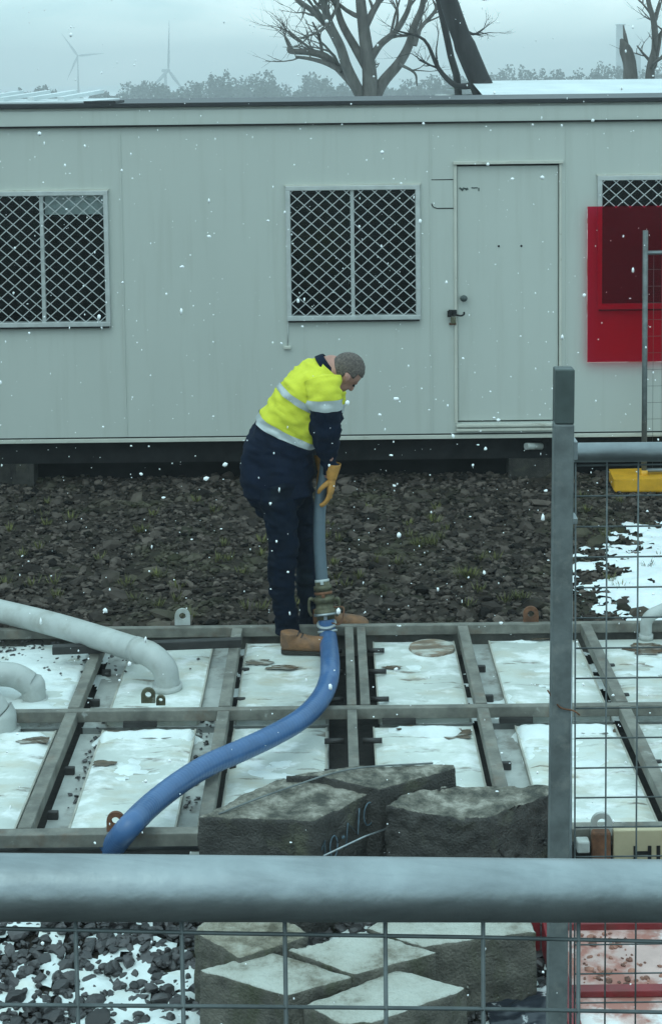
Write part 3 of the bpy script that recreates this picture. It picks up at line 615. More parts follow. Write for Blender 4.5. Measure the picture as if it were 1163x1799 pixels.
# slot plates under the middle beam
for px_ in (250, 905, 700):
    c = G(px_, 1262, .16); MB().bb(c.x-.08, c.x+.08, YM-.05, YM-.032, .15, .175).build('slot_plate', 'frame_dark', tank)
c = G(915, 1232, .15); MB().tube([(c.x, YM+.08, .14), (c.x, YM+.08, .155)], .045, 16).build('vent_cap', 'frame_dark', tank)
def lug(px, py, z0, Y, label, m='galv_dull', s=.042):
    c = W(px, py, Y); mb = MB(); n = 22; vo = []; vi = []
    for k in range(n):
        a = math.pi*2*k/n; ox, oz = s*math.cos(a), s*math.sin(a)
        if oz < 0: ox = math.copysign(s, ox) if abs(ox) > .3*s else ox; oz = -min(s*1.2, c.z-z0) if abs(math.sin(a)) > .3 else oz
        vo.append((ox, oz)); vi.append((s*.45*math.cos(a), s*.45*math.sin(a)))
    vs = [(c.x+p[0], Y-.008, c.z+p[1]) for p in vo]+[(c.x+p[0], Y-.008, c.z+p[1]) for p in vi]+[(c.x+p[0], Y+.008, c.z+p[1]) for p in vo]+[(c.x+p[0], Y+.008, c.z+p[1]) for p in vi]
    fs = []
    for k in range(n):
        k2 = (k+1) % n; fs += [(k, k2, n+k2, n+k), (2*n+k, 3*n+k, 3*n+k2, 2*n+k2), (k, 2*n+k, 2*n+k2, k2), (n+k, n+k2, 3*n+k2, 3*n+k)]
    o = mb.addm(vs, fs).build('lifting_lug', m, tank, label=label); return o
lug(321, 1082, ZP, YK+.02, 'pale ring lug on the back beam', 'pvc')
lug(932, 1078, ZP, YK+.02, 'rusty ring lug on the back beam', 'rust')
lug(204, 1441, ZP-.05, YN-.045, 'brown ring lug on the front beam', 'rust', .036)
lug(261, 1220, .12, YM+.10, 'yellowish ring lug beside the middle beam', 'brass', .034)
lug(283, 1229, .13, YM+.08, None, 'brass', .022)
lug(1056, 1445, ZP-.06, YN-.045, 'tall rusty lug on the front beam at right', 'pvc', .042)
# rusty bracket, white block under the lug
c = W(1056, 1480, YN-.07); MB().bb(c.x-.04, c.x+.035, c.y-.02, c.y+.02, 0.0, c.z+.05).build('rusty_bracket', 'rust', tank, bevel=.01)
c = W(1024, 1485, YN-.07); MB().bb(c.x-.028, c.x+.022, c.y-.03, c.y+.02, c.z-.02, c.z+.028).build('valve_box', 'pvc', tank, bevel=.006)
c0 = W(1076, 1456, YN-.06)
pl = MB().bb(c0.x, c0.x+.62, YN-.075, YN-.05, 0.0, c0.z).build('beige_sign_panel', 'beige', tank, bevel=.004)
mb = MB(); lx = W(1112, 1500, YN-.075).x; k = F/(YN-.075); lz = W(1112, 1486, YN-.075).z; hh = 46/k; st = 6.5/k
mb.bb(lx, lx+st, YN-.079, YN-.075, lz-hh, lz); mb.bb(lx+26/k, lx+26/k+st, YN-.079, YN-.075, lz-hh, lz); mb.bb(lx+st, lx+26/k, YN-.079, YN-.075, lz-hh*.22-st, lz-hh*.22)
mb.bb(lx+42/k, lx+42/k+st, YN-.079, YN-.075, lz-hh, lz); mb.build('lettering', 'letter', pl)
# black bar across the left back cells
a_, b_ = G(95, 1172, .30), G(425, 1166, .28)
tag(MB().bar((W(95, 1170, 8.14).x, 8.12, .243), (W(425, 1165, 8.2).x, 8.20, .243), .045, .045).build('steel_bar', 'frame_dark', bevel=.004), 'loose dark steel bar lying across the frame by the big pipe elbow', 'bar')
# snow on the deck
def zs_deck(x, y):
    t = .020*fbm(x*1.7, y*3.0, 11)+.010*fbm(x*5, y*10, 2)+.003*fbm(x*16, y*26, 5)-.0155
    back = max(0, 1-abs(y-(YM-.13))/.10); t += .034*back*(fbm(x*2, 3, 4)+.72)
    if x < -1.3 and y > YM: t += .014
    if x > .7: t += .003
    for r_ in rails:
        dx = abs(x-r_)
        if dx < .15 and y < YM: t -= (.15-dx)*.25*(1+.8*fbm(x*9, y*9, 1))
    if abs(x-rails[3]) < .16: t = -.1
    if abs(y-YM) < .05 or abs(y-YK) < .05 or y < YN+.05: t = -.1
    cxh = G(758, 1137, .15)
    if (x-cxh.x)**2+(y-cxh.y)**2 < .03: t = -.1
    # around the man's boots the snow is trodden away
    if -.35 < x < .25 and y > 8.35: t -= .03
    base = .114
    for (lx0_, lx1_, ly0_, ly1_) in LIDS:
        e_ = min(x-lx0_, lx1_-x, y-ly0_, ly1_-y)
        if e_ > -.012: base = max(base, .114+.033*min(1, (e_+.012)/.024))
    if base < .14: t += .008*fbm(x*8, y*5, 9)+.001
    if t > 0: t = min(.026+.016*back, math.sqrt(t*(.010+.03*back)))
    return base, t
snowfield('snow_cover', XL2+.05, XR2-.05, YN+.03, YK-.03, .0135, zs_deck, 'patches of white snow and slush on the tank lids', 'slush')
# meltwater stains on the lids
M['stain'] = overlay(mat('brown_meltwater', (.13, .095, .065), .18, var=.5, scale=12, stretch=(1, 3, 1)), (.42, .42, .38), 9, .52, .62, (1, 3, 1), .8)
for k_, (px_, py_, rx_, ry_) in enumerate(((258, 1288, 72, 7), (175, 1340, 30, 5), (748, 1280, 44, 6), (800, 1288, 34, 9), (905, 1285, 52, 6), (1050, 1283, 50, 5), (465, 1272, 22, 4), (690, 1172, 20, 3), (960, 1120, 40, 3), (1135, 1140, 38, 9), (455, 1163, 26, 5), (500, 1172, 30, 4), (250, 1136, 22, 3), (335, 1128, 40, 5), (70, 1300, 40, 6))):
    c = G(px_, py_, .1515); n_ = 36; kx = 2800/c.y
    ex = rx_/kx; ey = abs(G(px_, py_-ry_, .1515).y-c.y); pv_ = [(c.x, c.y, .1515)]
    for q_ in range(n_):
        a_ = 2*math.pi*q_/n_; f_ = 1+.45*fbm(math.cos(a_)*1.6+k_*7, math.sin(a_)*1.6, 3); pv_.append((c.x+ex*f_*math.cos(a_), c.y+ey*f_*math.sin(a_), .1512))
    lr = [l for l in LIDS if l[0] <= c.x <= l[1] and l[2]-.03 <= c.y <= l[3]+.03]
    if not lr: continue
    lr = lr[0]; pv_ = [(min(max(a_, lr[0]+.004+.01*abs(fbm(b_*30, 1))), lr[1]-.004-.01*abs(fbm(b_*30, 2))), min(max(b_, lr[2]+.004), lr[3]-.004), c_) for a_, b_, c_ in pv_]
    MB().addm(pv_, [(0, 1+q_, 1+(q_+1) % n_) for q_ in range(n_)]).build('melt_stain', 'stain', tank)
# debris on the left cells
P = [(random.gauss(-1.45, .25), random.gauss(8.3, .16), .15) for _ in range(200)]+[(random.gauss(-1.9, .2), random.gauss(8.5, .1), .15) for _ in range(120)]+[(rails[1]+.1+random.uniform(0, .08), random.uniform(6.5, 7.5), .12) for _ in range(60)]+[(rails[2]-.09+random.uniform(-.03, .03), random.uniform(6.5, 7.5), .12) for _ in range(60)]
scatter('deck_debris', 'rock_wet', P, lambda: random.uniform(.004, .014), (.3, .6), 'dark dirt and small debris lying on the left tank lids', cat='debris')
# pale outlet pipes
def pipe(name, pts, r, label, collar=None, n=6, m='pvc'):
    t = thing(name, label, 'pipe', tuple(pts[-1]), 'pale pipes running onto the tank deck')
    MB().tube([Vector(p) for p in catmull(pts, n)], r, 24).build('pipe_run', m, t)
    q = Vector(pts[-1]); MB().tube([q+Vector((0, 0, .0)), q+Vector((0, 0, .03))], r*1.22, 24).build('flange', m, t)
    if collar:
        for (i, s_) in collar:
            a_, b_ = Vector(pts[i]), Vector(pts[i+1]); c = a_+(b_-a_)*s_; dd = (b_-a_).normalized()*.02
            MB().tube([c-dd, c+dd], r*1.06, 24).build('pipe_joint', m, t)
    return t
base = G(294, 1208, .15); Yp = base.y
pipe('outlet_pipe', [W(-260, 1000, 8.95), W(-60, 1058, 8.75), W(100, 1098, 8.35), W(236, 1140, Yp+.10), W(266, 1151, Yp+.03), W(288, 1172, Yp), Vector((base.x, Yp, .20)), Vector((base.x, Yp, .14))], .063, 'large pale pipe sloping from the left edge down to an elbow', [(3, .2)])
base = G(60, 1236, .12); Yp = base.y
pipe('outlet_pipe', [W(-300, 1190, Yp+.3), W(-80, 1182, Yp+.1), W(0, 1184, Yp), W(30, 1188, Yp), W(54, 1202, Yp), Vector((base.x, Yp, .21)), Vector((base.x, Yp, .12))], .060, 'short pale pipe entering at the left edge with a vertical elbow', [(1, .8)])
base = G(0, 1290, .12); Yp = base.y
pipe('outlet_pipe', [W(-260, 1215, Yp+.2), W(-100, 1222, Yp+.05), W(-50, 1228, Yp), W(-22, 1240, Yp), W(-6, 1260, Yp), Vector((base.x, Yp, .21)), Vector((base.x, Yp, .12))], .082, 'pale pipe elbow cut off by the left edge, nearest of the left pipes')
base = G(1134, 1120, .15); Yp = base.y
pipe('outlet_pipe', [W(1420, 960, Yp+.7), W(1250, 1030, Yp+.3), W(1165, 1070, Yp+.05), W(1144, 1080, Yp), W(1135, 1092, Yp), Vector((base.x, Yp, .19)), Vector((base.x, Yp, .14))], .032, 'thin pale pipe with an elbow at the right edge')
# ------------------------------------------------------------------ concrete blocks
def rough_prism(poly, z0, z1, name, label, mats, wob=.010, group='stacked concrete blocks'):
    o = MB().prism(poly, z0, z1).build(name, mats, weld=True)
    bm = bmesh.new(); bm.from_mesh(o.data); bmesh.ops.recalc_face_normals(bm, faces=bm.faces); bm.to_mesh(o.data); bm.free()
    sd_ = random.uniform(0, 50)
    remesh(o, .0115, .35, 1, lambda c: wob*fbm(c.x*5+sd_, c.y*5, c.z*5)+wob*.35*fbm(c.x*22+sd_, c.y*22, c.z*22)-wob*1.6*max(0, fbm(c.x*9+sd_, c.y*9, c.z*9+4)-.25))
    me = o.data; me.materials.clear()
    me.materials.append(M[mats]); me.polygons.foreach_set('material_index', [0]*len(me.polygons)); me.update()
    return tag(o, label, 'concrete block', group)
def gp(lst, z): return [G(x, y, z) for x, y in lst]
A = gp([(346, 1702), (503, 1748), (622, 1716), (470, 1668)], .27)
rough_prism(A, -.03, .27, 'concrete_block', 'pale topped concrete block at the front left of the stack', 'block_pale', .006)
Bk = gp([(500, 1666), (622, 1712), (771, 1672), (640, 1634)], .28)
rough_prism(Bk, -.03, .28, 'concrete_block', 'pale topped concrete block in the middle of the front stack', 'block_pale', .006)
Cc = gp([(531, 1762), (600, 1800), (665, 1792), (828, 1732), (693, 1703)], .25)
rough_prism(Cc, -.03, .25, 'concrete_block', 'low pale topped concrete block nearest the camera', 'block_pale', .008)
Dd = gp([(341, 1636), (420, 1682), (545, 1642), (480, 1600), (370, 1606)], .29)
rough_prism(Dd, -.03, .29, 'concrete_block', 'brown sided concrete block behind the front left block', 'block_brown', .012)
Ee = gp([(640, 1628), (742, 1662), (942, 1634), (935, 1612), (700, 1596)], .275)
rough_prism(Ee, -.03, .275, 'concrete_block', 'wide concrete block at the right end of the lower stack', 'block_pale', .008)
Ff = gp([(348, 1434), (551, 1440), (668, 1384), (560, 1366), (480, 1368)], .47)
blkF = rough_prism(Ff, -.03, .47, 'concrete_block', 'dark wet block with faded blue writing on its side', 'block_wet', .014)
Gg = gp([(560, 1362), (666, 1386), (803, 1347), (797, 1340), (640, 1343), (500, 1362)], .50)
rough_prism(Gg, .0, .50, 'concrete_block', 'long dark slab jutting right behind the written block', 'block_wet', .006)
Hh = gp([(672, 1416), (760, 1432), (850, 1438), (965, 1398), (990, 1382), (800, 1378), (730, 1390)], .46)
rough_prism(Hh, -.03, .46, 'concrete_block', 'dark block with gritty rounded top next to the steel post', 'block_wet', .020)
# thin tube added to stand in for the slab edge seam on the upper blocks
q = [G(385, 1430, .475), G(450, 1404, .485), G(530, 1376, .49), G(590, 1357, .51), G(650, 1347, .515), G(760, 1341, .51)]
tag(MB().tube([Vector(p) for p in catmull(q, 4)], .004, 6).build('seam', 'galv_dull'), 'thin raised seam line along the top of the dark upper blocks', 'seam')
# painted writing on F's right-front face
p0, p1 = Vector(Ff[1]), Vector(Ff[2]); u = (p1-p0); u.z = 0; Lf = u.length; u.normalize(); nf = Vector((u.y, -u.x, 0))
if nf.y > 0: nf = -nf
def stroke(pts, mb, r=.0028):
    mb.tube([p0+u*(x*Lf)+Vector((0, 0, z))+nf*.010 for x, z in pts], r, 5)
mb = MB(); zb = -.135
def ell(cx_, cz, rx, rz): return [(cx_+rx*math.cos(t), cz+rz*math.sin(t)) for t in np.linspace(.2, 6.4, 16)]
stroke([(.08, -.07+zb+.08), (.13, -.04+zb+.08), (.13, -.13+zb+.08)], mb); stroke(ell(.26, zb-.0, .055, .042), mb); stroke([(.39, zb+.02), (.41, zb+.018)], mb, .006)
stroke([(.44, zb-.03), (.47, zb+.065), (.62, zb+.0), (.645, zb+.10)], mb); stroke(ell(.79, zb+.06, .075, .045), mb)
mb.build('painted_writing', 'chalk', blkF)
q = [W(568, 1504, 5.62), W(640, 1470, 5.74), W(690, 1452, 5.84)]
tag(MB().tube(q, .004, 6).build('wire', 'galv'), 'short pale wire hanging down the side of the dark blocks', 'wire')
# ------------------------------------------------------------------ red tray, crumpled sheet
tray = thing('red_steel_tray', 'red painted steel tray with dirt and snow at the bottom right', 'tray', (1.5, 5.8, 0))
x0 = G(990, 1700, .08).x; ya, yb = G(1050, 1800, .08).y-.4, G(1050, 1632, .08).y; ym = G(1050, 1745, .08).y
MB().bb(x0, 3.0, ya, yb, .0, .075).build('floor', 'pink', tray)
mb = MB().bb(x0-.03, 3.0, ym-.022, ym+.022, .077, .10); mb.build('cross_bar', 'red', tray, bevel=.003)
MB().bb(x0-.045, x0, ya, yb, .0, .12).build('side_rail', 'red', tray, bevel=.003)
MB().bb(x0, 3.0, yb, yb+.03, .0, .10).build('back_rail', 'red', tray, bevel=.003)
q = G(945, 1700, .05); MB().bb(q.x-.01, x0-.05, 5.60, 5.66, .0, .14).build('side_bracket', 'red', tray, bevel=.003)
P = [(random.uniform(x0+.05, 2.4), random.uniform(ym+.05, yb-.02), .075) for _ in range(420)]
P = [p for p in P if fbm(p[0]*4, p[1]*4, 9) > -.1]
M['brick'] = mat('brick_crumbs', (.30, .14, .10), .85, var=.5, scale=20, island=.5)
scatter('brick_crumbs', 'brick', P, lambda: random.uniform(.004, .016), (.5, .9), 'reddish crumbs of dirt scattered in the red steel tray', cat='dirt')
vs = []; nn_ = 40
for j in range(nn_+1):
    for i in range(nn_+1):
        x = .50+.85*i/nn_; y = 5.00+.30*j/nn_; vs.append((x, y+.03*fbm(x*3, y*3, 1), .035+.03*abs(fbm(x*4.5+j*.01, y*6, 6))*1.4+.015*abs(fbm(x*13, y*13, 6))-.03*((i/nn_-.5)**2+(j/nn_-.5)**2)))
sh = tag(MB().addm(vs, [(j*(nn_+1)+i, j*(nn_+1)+i+1, (j+1)*(nn_+1)+i+1, (j+1)*(nn_+1)+i) for j in range(nn_) for i in range(nn_)], True).build('plastic_sheet', 'plastic'), 'crumpled black plastic sheet with snow below the steel post', 'plastic sheet')
sh.modifiers.new('thick', 'SOLIDIFY').thickness = .004
# ------------------------------------------------------------------ hose
k0 = W(572, 795, 8.62)
CG = [W(574, 800, 8.58), W(570, 840, 8.56), W(563, 880, 8.55), W(561, 940, 8.52), W(563, 985, 8.50), W(566, 1022, 8.48)]
hose = thing('suction_hose', 'ribbed grey and blue suction hose the man is holding, snaking over the tanks', 'hose', tuple(G(566, 1100, ZP)))
MB().tube([Vector(p) for p in catmull(CG, 8)], .033, 22).build('grey_hose', 'hose_grey', hose)
zt = .285
CB = [W(573, 1088, 8.43), W(577, 1125, 8.36), G(580, 1168, zt+.02), G(576, 1200, zt), G(560, 1232, zt), G(528, 1264, zt), G(480, 1292, zt), G(425, 1318, zt), G(370, 1342, zt), G(320, 1372, zt), G(268, 1412, zt), G(225, 1455, zt), W(188, 1500, 6.18), W(140, 1545, 6.12), W(70, 1585, 6.05), W(-60, 1596, 6.0), W(-400, 1600, 5.9)]
pts = [Vector(p) for p in catmull(CB, 14)]
# fine resample, then spiral ribs as real radius steps
rs = []; acc = 0
fine = []
for i in range(len(pts)-1):
    n_ = max(1, int((pts[i+1]-pts[i]).length/.006))
    for k_ in range(n_): fine.append(pts[i].lerp(pts[i+1], k_/n_))
fine.append(pts[-1])
for i, p in enumerate(fine):
    if i: acc += (fine[i]-fine[i-1]).length
    rs.append(.0475+.0010*math.sin(acc*2*math.pi/.020)-.006*min(1, max(0, 1-acc/.12)))
MB().tube(fine, rs, 26).build('blue_hose', 'hose_blue', hose)
ax0, ax1 = Vector(CG[-1]), Vector(CB[0]); L_ = (ax1-ax0)
cp = MB().tube([ax0+L_*t for t in (0, .10, .10, .22, .22, .40, .40, .55, .55, .72, .72, .9, .9, 1.0)], [.040, .040, .050, .050, .042, .044, .056, .056, .048, .050, .060, .058, .050, .050], 22).build('coupling', 'brass', hose)
for sx in (-1, 1):
    q0 = ax0+L_*.48+Vector((sx*.055, -.01, 0)); MB().tube([q0, q0+Vector((sx*.022, -.01, .012)), q0+Vector((sx*.026, -.01, -.05)), q0+Vector((sx*.012, -.01, -.085))], [.010, .009, .008, .007], 8, n=4).build('cam_lever', 'brass', cp)
for t, r_, m_ in ((-.03, .040, 'tape'), (.30, .050, 'rust'), (.86, .064, 'galv')):
    c = ax0+L_*t; d_ = L_.normalized()*.007; mb = MB().tube([c-d_, c+d_], r_, 22); mb.box(c+Vector((.0, -r_-.004, 0)), (.018, .014, .016)); mb.build('hose_clamp', m_, hose)
for s_ in (3, 8):
    c, d_ = fine[s_], (fine[s_+1]-fine[s_]).normalized(); MB().tube([c-d_*.006, c+d_*.006], .054, 22).build('white_band', 'tape', hose)
MB().tube([ax0+L_*.65+Vector((.05, -.02, .0)), ax0+L_*.8+Vector((.10, -.03, .03)), ax0+L_*1.05+Vector((.075, -.04, .0)), ax0+L_*1.0+Vector((.03, -.06, 0))], .004, 6, n=5).build('safety_wire', 'rust', hose)
# ------------------------------------------------------------------ the man
Yc = 8.60; kk = Yc/F
man = thing('person', 'man in yellow and navy work shirt bending over to hold a hose', 'person', tuple(G(530, 1140, .14)))
def Q(px, py, Y): return W(px, py, Y)
sp = [(489, 866, 62, .18), (487, 812, 65, .185), (499, 768, 59, .18), (520, 727, 53, .19), (541, 692, 49, .20), (560, 665, 40, .185), (574, 648, 27, .115), (583, 638, 18, .065)]
# body: one continuous surface (head, neck, torso, arms, legs, hands inside the gloves)
b = MB(); s_in = .82
b.loft([Q(x, y, Yc) for x, y, *_ in sp], [w*s_in for *_, w in sp], [a*kk*s_in for _, _, a, _ in sp], side=(0, 1, 0), seg=20)
hc = Q(606, 655, Yc-.01)
pitch = R(54)
up_h = Vector((math.sin(pitch), 0, math.cos(pitch))); fw = Vector((math.cos(pitch), .38, -math.sin(pitch))); fw = (fw-up_h*fw.dot(up_h)).normalized(); sd_h = up_h.cross(fw)
HM = Matrix((fw, sd_h, up_h)).transposed()   # local: x forward, y to his left(+)/..., z crown
def HP(x, y, z): return hc+HM @ Vector((x, y, z))
b.ball(HP(-.008, 0, .022), (.094, .076, .094), 24, HM)       # skull
b.ball(HP(.022, 0, -.045), (.066, .057, .070), 20, HM)       # face / jaw
b.ball(HP(.050, 0, -.092), (.026, .030, .020), 14, HM)       # chin
b.loft([HP(.088, 0, .002), HP(.104, 0, -.028), HP(.098, 0, -.040)], [.009, .015, .017], [.009, .013, .010], side=sd_h, seg=10)  # nose
b.ball(HP(.078, 0, .014), (.016, .045, .010), 12, HM)        # brow
for sy in (-1, 1):
    b.ball(HP(.056, sy*.032, -.030), (.022, .018, .018), 10, HM)   # cheek
    b.loft([HP(-.012, sy*.074, .016), HP(-.018, sy*.090, .004), HP(-.004, sy*.080, -.034)], [.012, .022, .010], [.008, .007, .008], side=fw, seg=10)  # ear
b.ball(HP(.076, 0, -.064), (.014, .024, .007), 10, HM)
b.loft([Q(566, 652, Yc), Q(584, 643, Yc), HP(-.05, 0, -.035), HP(-.01, 0, -.02)], [.075, .060, .055, .050], [.075, .062, .055, .05], side=(0, 1, 0), seg=18)  # neck
NA = [(568, 668, 8.43), (572, 700, 8.40), (571, 752, 8.42), (575, 790, 8.47), (579, 818, 8.515), (580, 838, 8.53)]
FA = [(574, 668, 8.76), (576, 705, 8.78), (575, 750, 8.78), (572, 785, 8.74), (573, 806, 8.69), (570, 822, 8.67)]
AR = [.062, .056, .046, .042, .032, .032]
b.loft([Q(*p) for p in NA], AR, seg=14); b.loft([Q(*p) for p in FA], AR, seg=14)
nl = [(486, 850, 8.50), (494, 905, 8.485), (498, 960, 8.48), (494, 1020, 8.49), (505, 1085, 8.50), (508, 1115, 8.50)]
fl = [(500, 850, 8.70), (522, 905, 8.70), (533, 960, 8.70), (539, 1020, 8.69), (543, 1085, 8.68), (545, 1110, 8.68)]
LR = [.085, .070, .050, .045, .036, .036]
b.loft([Q(*p) for p in nl], LR, seg=16); b.loft([Q(*p) for p in fl], LR, seg=16)
bo = b.build('body', 'skin', man); remesh(bo, .008, .5, 3)
# eyes
for sy in (-1, 1): MB().ball(HP(.080, sy*.030, -.004), .008, 8).build('eye', 'cap_black', bo)
# hair: short grey cap, cut along the hairline
def hair():
    mb = MB(); seg, rings = 72, 48; vs = []; ids = {}
    for i in range(rings+1):
        ph = math.pi*i/rings
        for j in range(seg):
            th = 2*math.pi*j/seg; x, y, z = .0975*math.sin(ph)*math.cos(th), .0795*math.sin(ph)*math.sin(th), .0985*math.cos(ph)
            nz_ = 1+.02*fbm(x*60, y*60, z*60); vs.append(HP(-.008+x*nz_, y*nz_, .022+z*nz_)); ids[i*seg+j] = (x, y, z)
    def keep(k):
        x, y, z = ids[k]; return (z > .035-.0*x and x > .03) or (x <= .03 and z > -.005 and x > -.02) or (x <= -.02 and z > -.062)
    fs = [(i*seg+j, (i+1)*seg+j, (i+1)*seg+(j+1) % seg, i*seg+(j+1) % seg) for i in range(rings) for j in range(seg)]
    fs = [f for f in fs if all(keep(k) for k in f)]
    return mb.addm(vs, fs, True)
ho = hair().build('hair', 'hair', bo, weld=True); md = ho.modifiers.new('thick', 'SOLIDIFY'); md.thickness = .004; md.offset = -1
# shirt: torso, in bands along the spine
def wrinkle(v, s=1.0): return s*(.014*noise.noise(Vector((v.x*7, v.y*5, v.z*11)))+.010*noise.noise(Vector((v.x*16+5, v.y*12, v.z*22)))+.006*(1-abs(noise.noise(Vector((v.x*14+v.z*18, v.y*9, v.z*10-v.x*12))))*4)+.012*(max(0, noise.noise(Vector(((v.x+v.z)*22, v.y*7, (v.x-v.z)*5)))-.1)))
K = catmull([tuple(Q(x, y, Yc))+(w, a*kk) for x, y, a, w in sp], 14); NK = len(K)
def band(i0, i1, grow, seg=48):
    mb = MB(); vs = []
    rng = list(range(i0, i1+1))
    for i in rng:
        p = Vector(K[i][:3]); t = (Vector(K[min(i+1, NK-1)][:3])-Vector(K[max(i-1, 0)][:3])).normalized(); u_ = Vector((0, 1, 0)); u_ = (u_-t*u_.dot(t)).normalized(); w_ = t.cross(u_)
        for j in range(seg):
            th = 2*math.pi*j/seg; c_, s_ = math.cos(th), math.sin(th); cx_ = math.copysign(abs(c_)**.85, c_); sy_ = math.copysign(abs(s_)**.85, s_)
            d_ = u_*(K[i][3]*cx_)+w_*(K[i][4]*sy_); v = p+d_; vs.append(v+d_.normalized()*(wrinkle(v)+grow))
    fs = [(i*seg+j, i*seg+(j+1) % seg, (i+1)*seg+(j+1) % seg, (i+1)*seg+j) for i in range(len(rng)-1) for j in range(seg)]
    return mb.addm(vs, fs, True)
H1 = 14*2+4    # where yellow meets navy
sh_ = band(H1, NK-10, .0).build('shirt', 'hivis', man); sh_.modifiers.new('thick', 'SOLIDIFY').thickness = .004
lt = band(0, H1+1, -.001).build('shirt_tail', 'navy', man); lt.modifiers.new('thick', 'SOLIDIFY').thickness = .004
band(H1-2, H1+2, .004).build('reflective_band', 'tape', sh_); band(14*3+8, 14*3+12, .004).build('reflective_band', 'tape', sh_)
cb = MB(); cpts = [Q(571, 648, Yc), Q(577, 643, Yc), Q(581, 640, Yc)]
cb.loft(cpts, [.105, .085, .074], [.088, .080, .072], side=(0, 1, 0), seg=24, cap=False); co_ = cb.build('collar', 'navy', man); co_.modifiers.new('thick', 'SOLIDIFY').thickness = .004
def sleeve(P_, near):
    C1 = [Q(*p) for p in P_]
    KK = catmull([tuple(c)+(r,) for c, r in zip(C1, ([.100, .092, .080, .054, .042, .034]))], 16)
    def part(i0, i1, gr, nm, m_, par):
        mb = MB(); seg = 32; vs = []
        for i in range(i0, i1+1):
            p = Vector(KK[i][:3]); t = (Vector(KK[min(i+1, len(KK)-1)][:3])-Vector(KK[max(i-1, 0)][:3])).normalized(); u_ = Vector((0, 1, 0)); u_ = (u_-t*u_.dot(t)).normalized(); w_ = t.cross(u_)
            for j in range(seg):
                th = 2*math.pi*j/seg; d_ = u_*math.cos(th)*.82+w_*math.sin(th); r_ = KK[i][3]; v = p+d_*r_; vs.append(v+d_*(wrinkle(v, .9)+gr))
        fs = [(i*seg+j, i*seg+(j+1) % seg, (i+1)*seg+(j+1) % seg, (i+1)*seg+j) for i in range(i1-i0) for j in range(seg)]
        if i0 == 0: vs.append(Vector(KK[0][:3])+Vector((0, 0, .035))); fs += [(j, len(vs)-1, (j+1) % seg) for j in range(seg)]
        o = mb.addm(vs, fs, True).build(nm, m_, par); return o
    a_ = part(0, 20, .002, 'sleeve', 'hivis', man); part(17, 22, .005, 'reflective_band', 'tape', a_); part(21, 78, .0, 'lower_sleeve', 'navy', man)
NS = [(566, 668, 8.44), (571, 698, 8.40), (571, 752, 8.42), (576, 792, 8.47), (580, 820, 8.51), (581, 834, 8.52)]
sleeve(NS, True); sleeve([(574, 670, 8.76), (576, 705, 8.78), (574, 750, 8.78), (571, 782, 8.74), (572, 800, 8.70), (570, 812, 8.68)], False)
# trousers
t_ = MB()
t_.loft([Q(488, 805, Yc), Q(486, 840, Yc), Q(492, 880, Yc), Q(500, 905, Yc)], [.155, .17, .165, .12], [.15, .172, .15, .08], side=(0, 1, 0), seg=24)
t_.loft([Q(*p) for p in [(484, 850, 8.50), (492, 905, 8.48), (499, 960, 8.475), (494, 1020, 8.485), (503, 1075, 8.50), (506, 1112, 8.50)]], [.115, .095, .080, .072, .066, .074], [.125, .094, .080, .073, .066, .074], side=(0, 1, 0), seg=20)
t_.loft([Q(*p) for p in [(506, 850, 8.70), (524, 905, 8.70), (533, 960, 8.70), (539, 1020, 8.69), (542, 1075, 8.68), (543, 1100, 8.68)]], [.115, .095, .078, .066, .056, .064], [.140, .095, .070, .058, .052, .060], side=(0, 1, 0), seg=20)
to = t_.build('trousers', 'denim', man)
remesh(to, .009, .5, 3, lambda c: 1.9*(.008*noise.noise(Vector((c.x*9, c.y*7, c.z*16)))+.006*noise.noise(Vector((c.x*20, c.y*16, c.z*38)))))
# boots
def boot(heel, toe, top, flat):
    h0, t0 = heel, toe; d_ = (t0-h0); d_.z = 0; L = d_.length; d_.normalize(); s_ = Vector((-d_.y, d_.x, 0)); z0 = h0.z
    def P3(a, z, s=0): return Vector((h0.x, h0.y, z0))+d_*(a*L)+Vector((0, 0, z))+s_*s
    q = MB()
    q.loft([P3(.02, .055), P3(.2, .055), P3(.45, .048), P3(.7, .046), P3(.9, .040), P3(1.0, .034)], [.036, .044, .045, .052, .046, .020], [.045, .052, .046, .042, .036, .018], side=s_, seg=20, n=5)
    q.loft([P3(.14, .03), P3(.16, .07), P3(.165, .115)], [.040, .044, .046], [.048, .052, .052], side=s_, seg=20, n=5)
    q.loft([P3(.35, .07), P3(.62, .055)], [.04, .04], [.035, .03], side=s_, seg=14)
    o = q.build('boot', 'boot', man); remesh(o, .006, .5, 3)
    q = MB(); outl = []
    for a, w_ in ((.0, .0), (.01, .026), (.08, .038), (.3, .040), (.5, .043), (.72, .052), (.9, .046), (.99, .022), (1.02, 0)): outl.append((a, w_))
    poly = [P3(a, 0, w_) for a, w_ in outl]+[P3(a, 0, -w_) for a, w_ in reversed(outl[1:-1])]
    q.prism([(p.x, p.y) for p in reversed(poly)], z0, z0+.022); q.build('sole', 'sole', o, bevel=.003)
    q = MB()
    for i in range(4): q.tube([P3(.30+i*.07, .10-.008*i, -.03), P3(.33+i*.07, .118-.012*i, 0), P3(.30+i*.07, .10-.008*i, .03)], .0035, 5, n=4)
    q.build('laces', 'cap_black', o)
zf = .150
hn = G(494, 1146, zf); boot(hn, hn+Vector((.30, -.02, 0)), Q(507, 1098, 8.50)+Vector((0, 0, .02)), 0)
hf = G(548, 1136, zf+.01); hf.y = 8.66; boot(Vector((hf.x, 8.66, zf)), Vector((hf.x+.31, 8.62, zf)), Q(541, 1092, 8.68)+Vector((0, 0, .02)), 0)
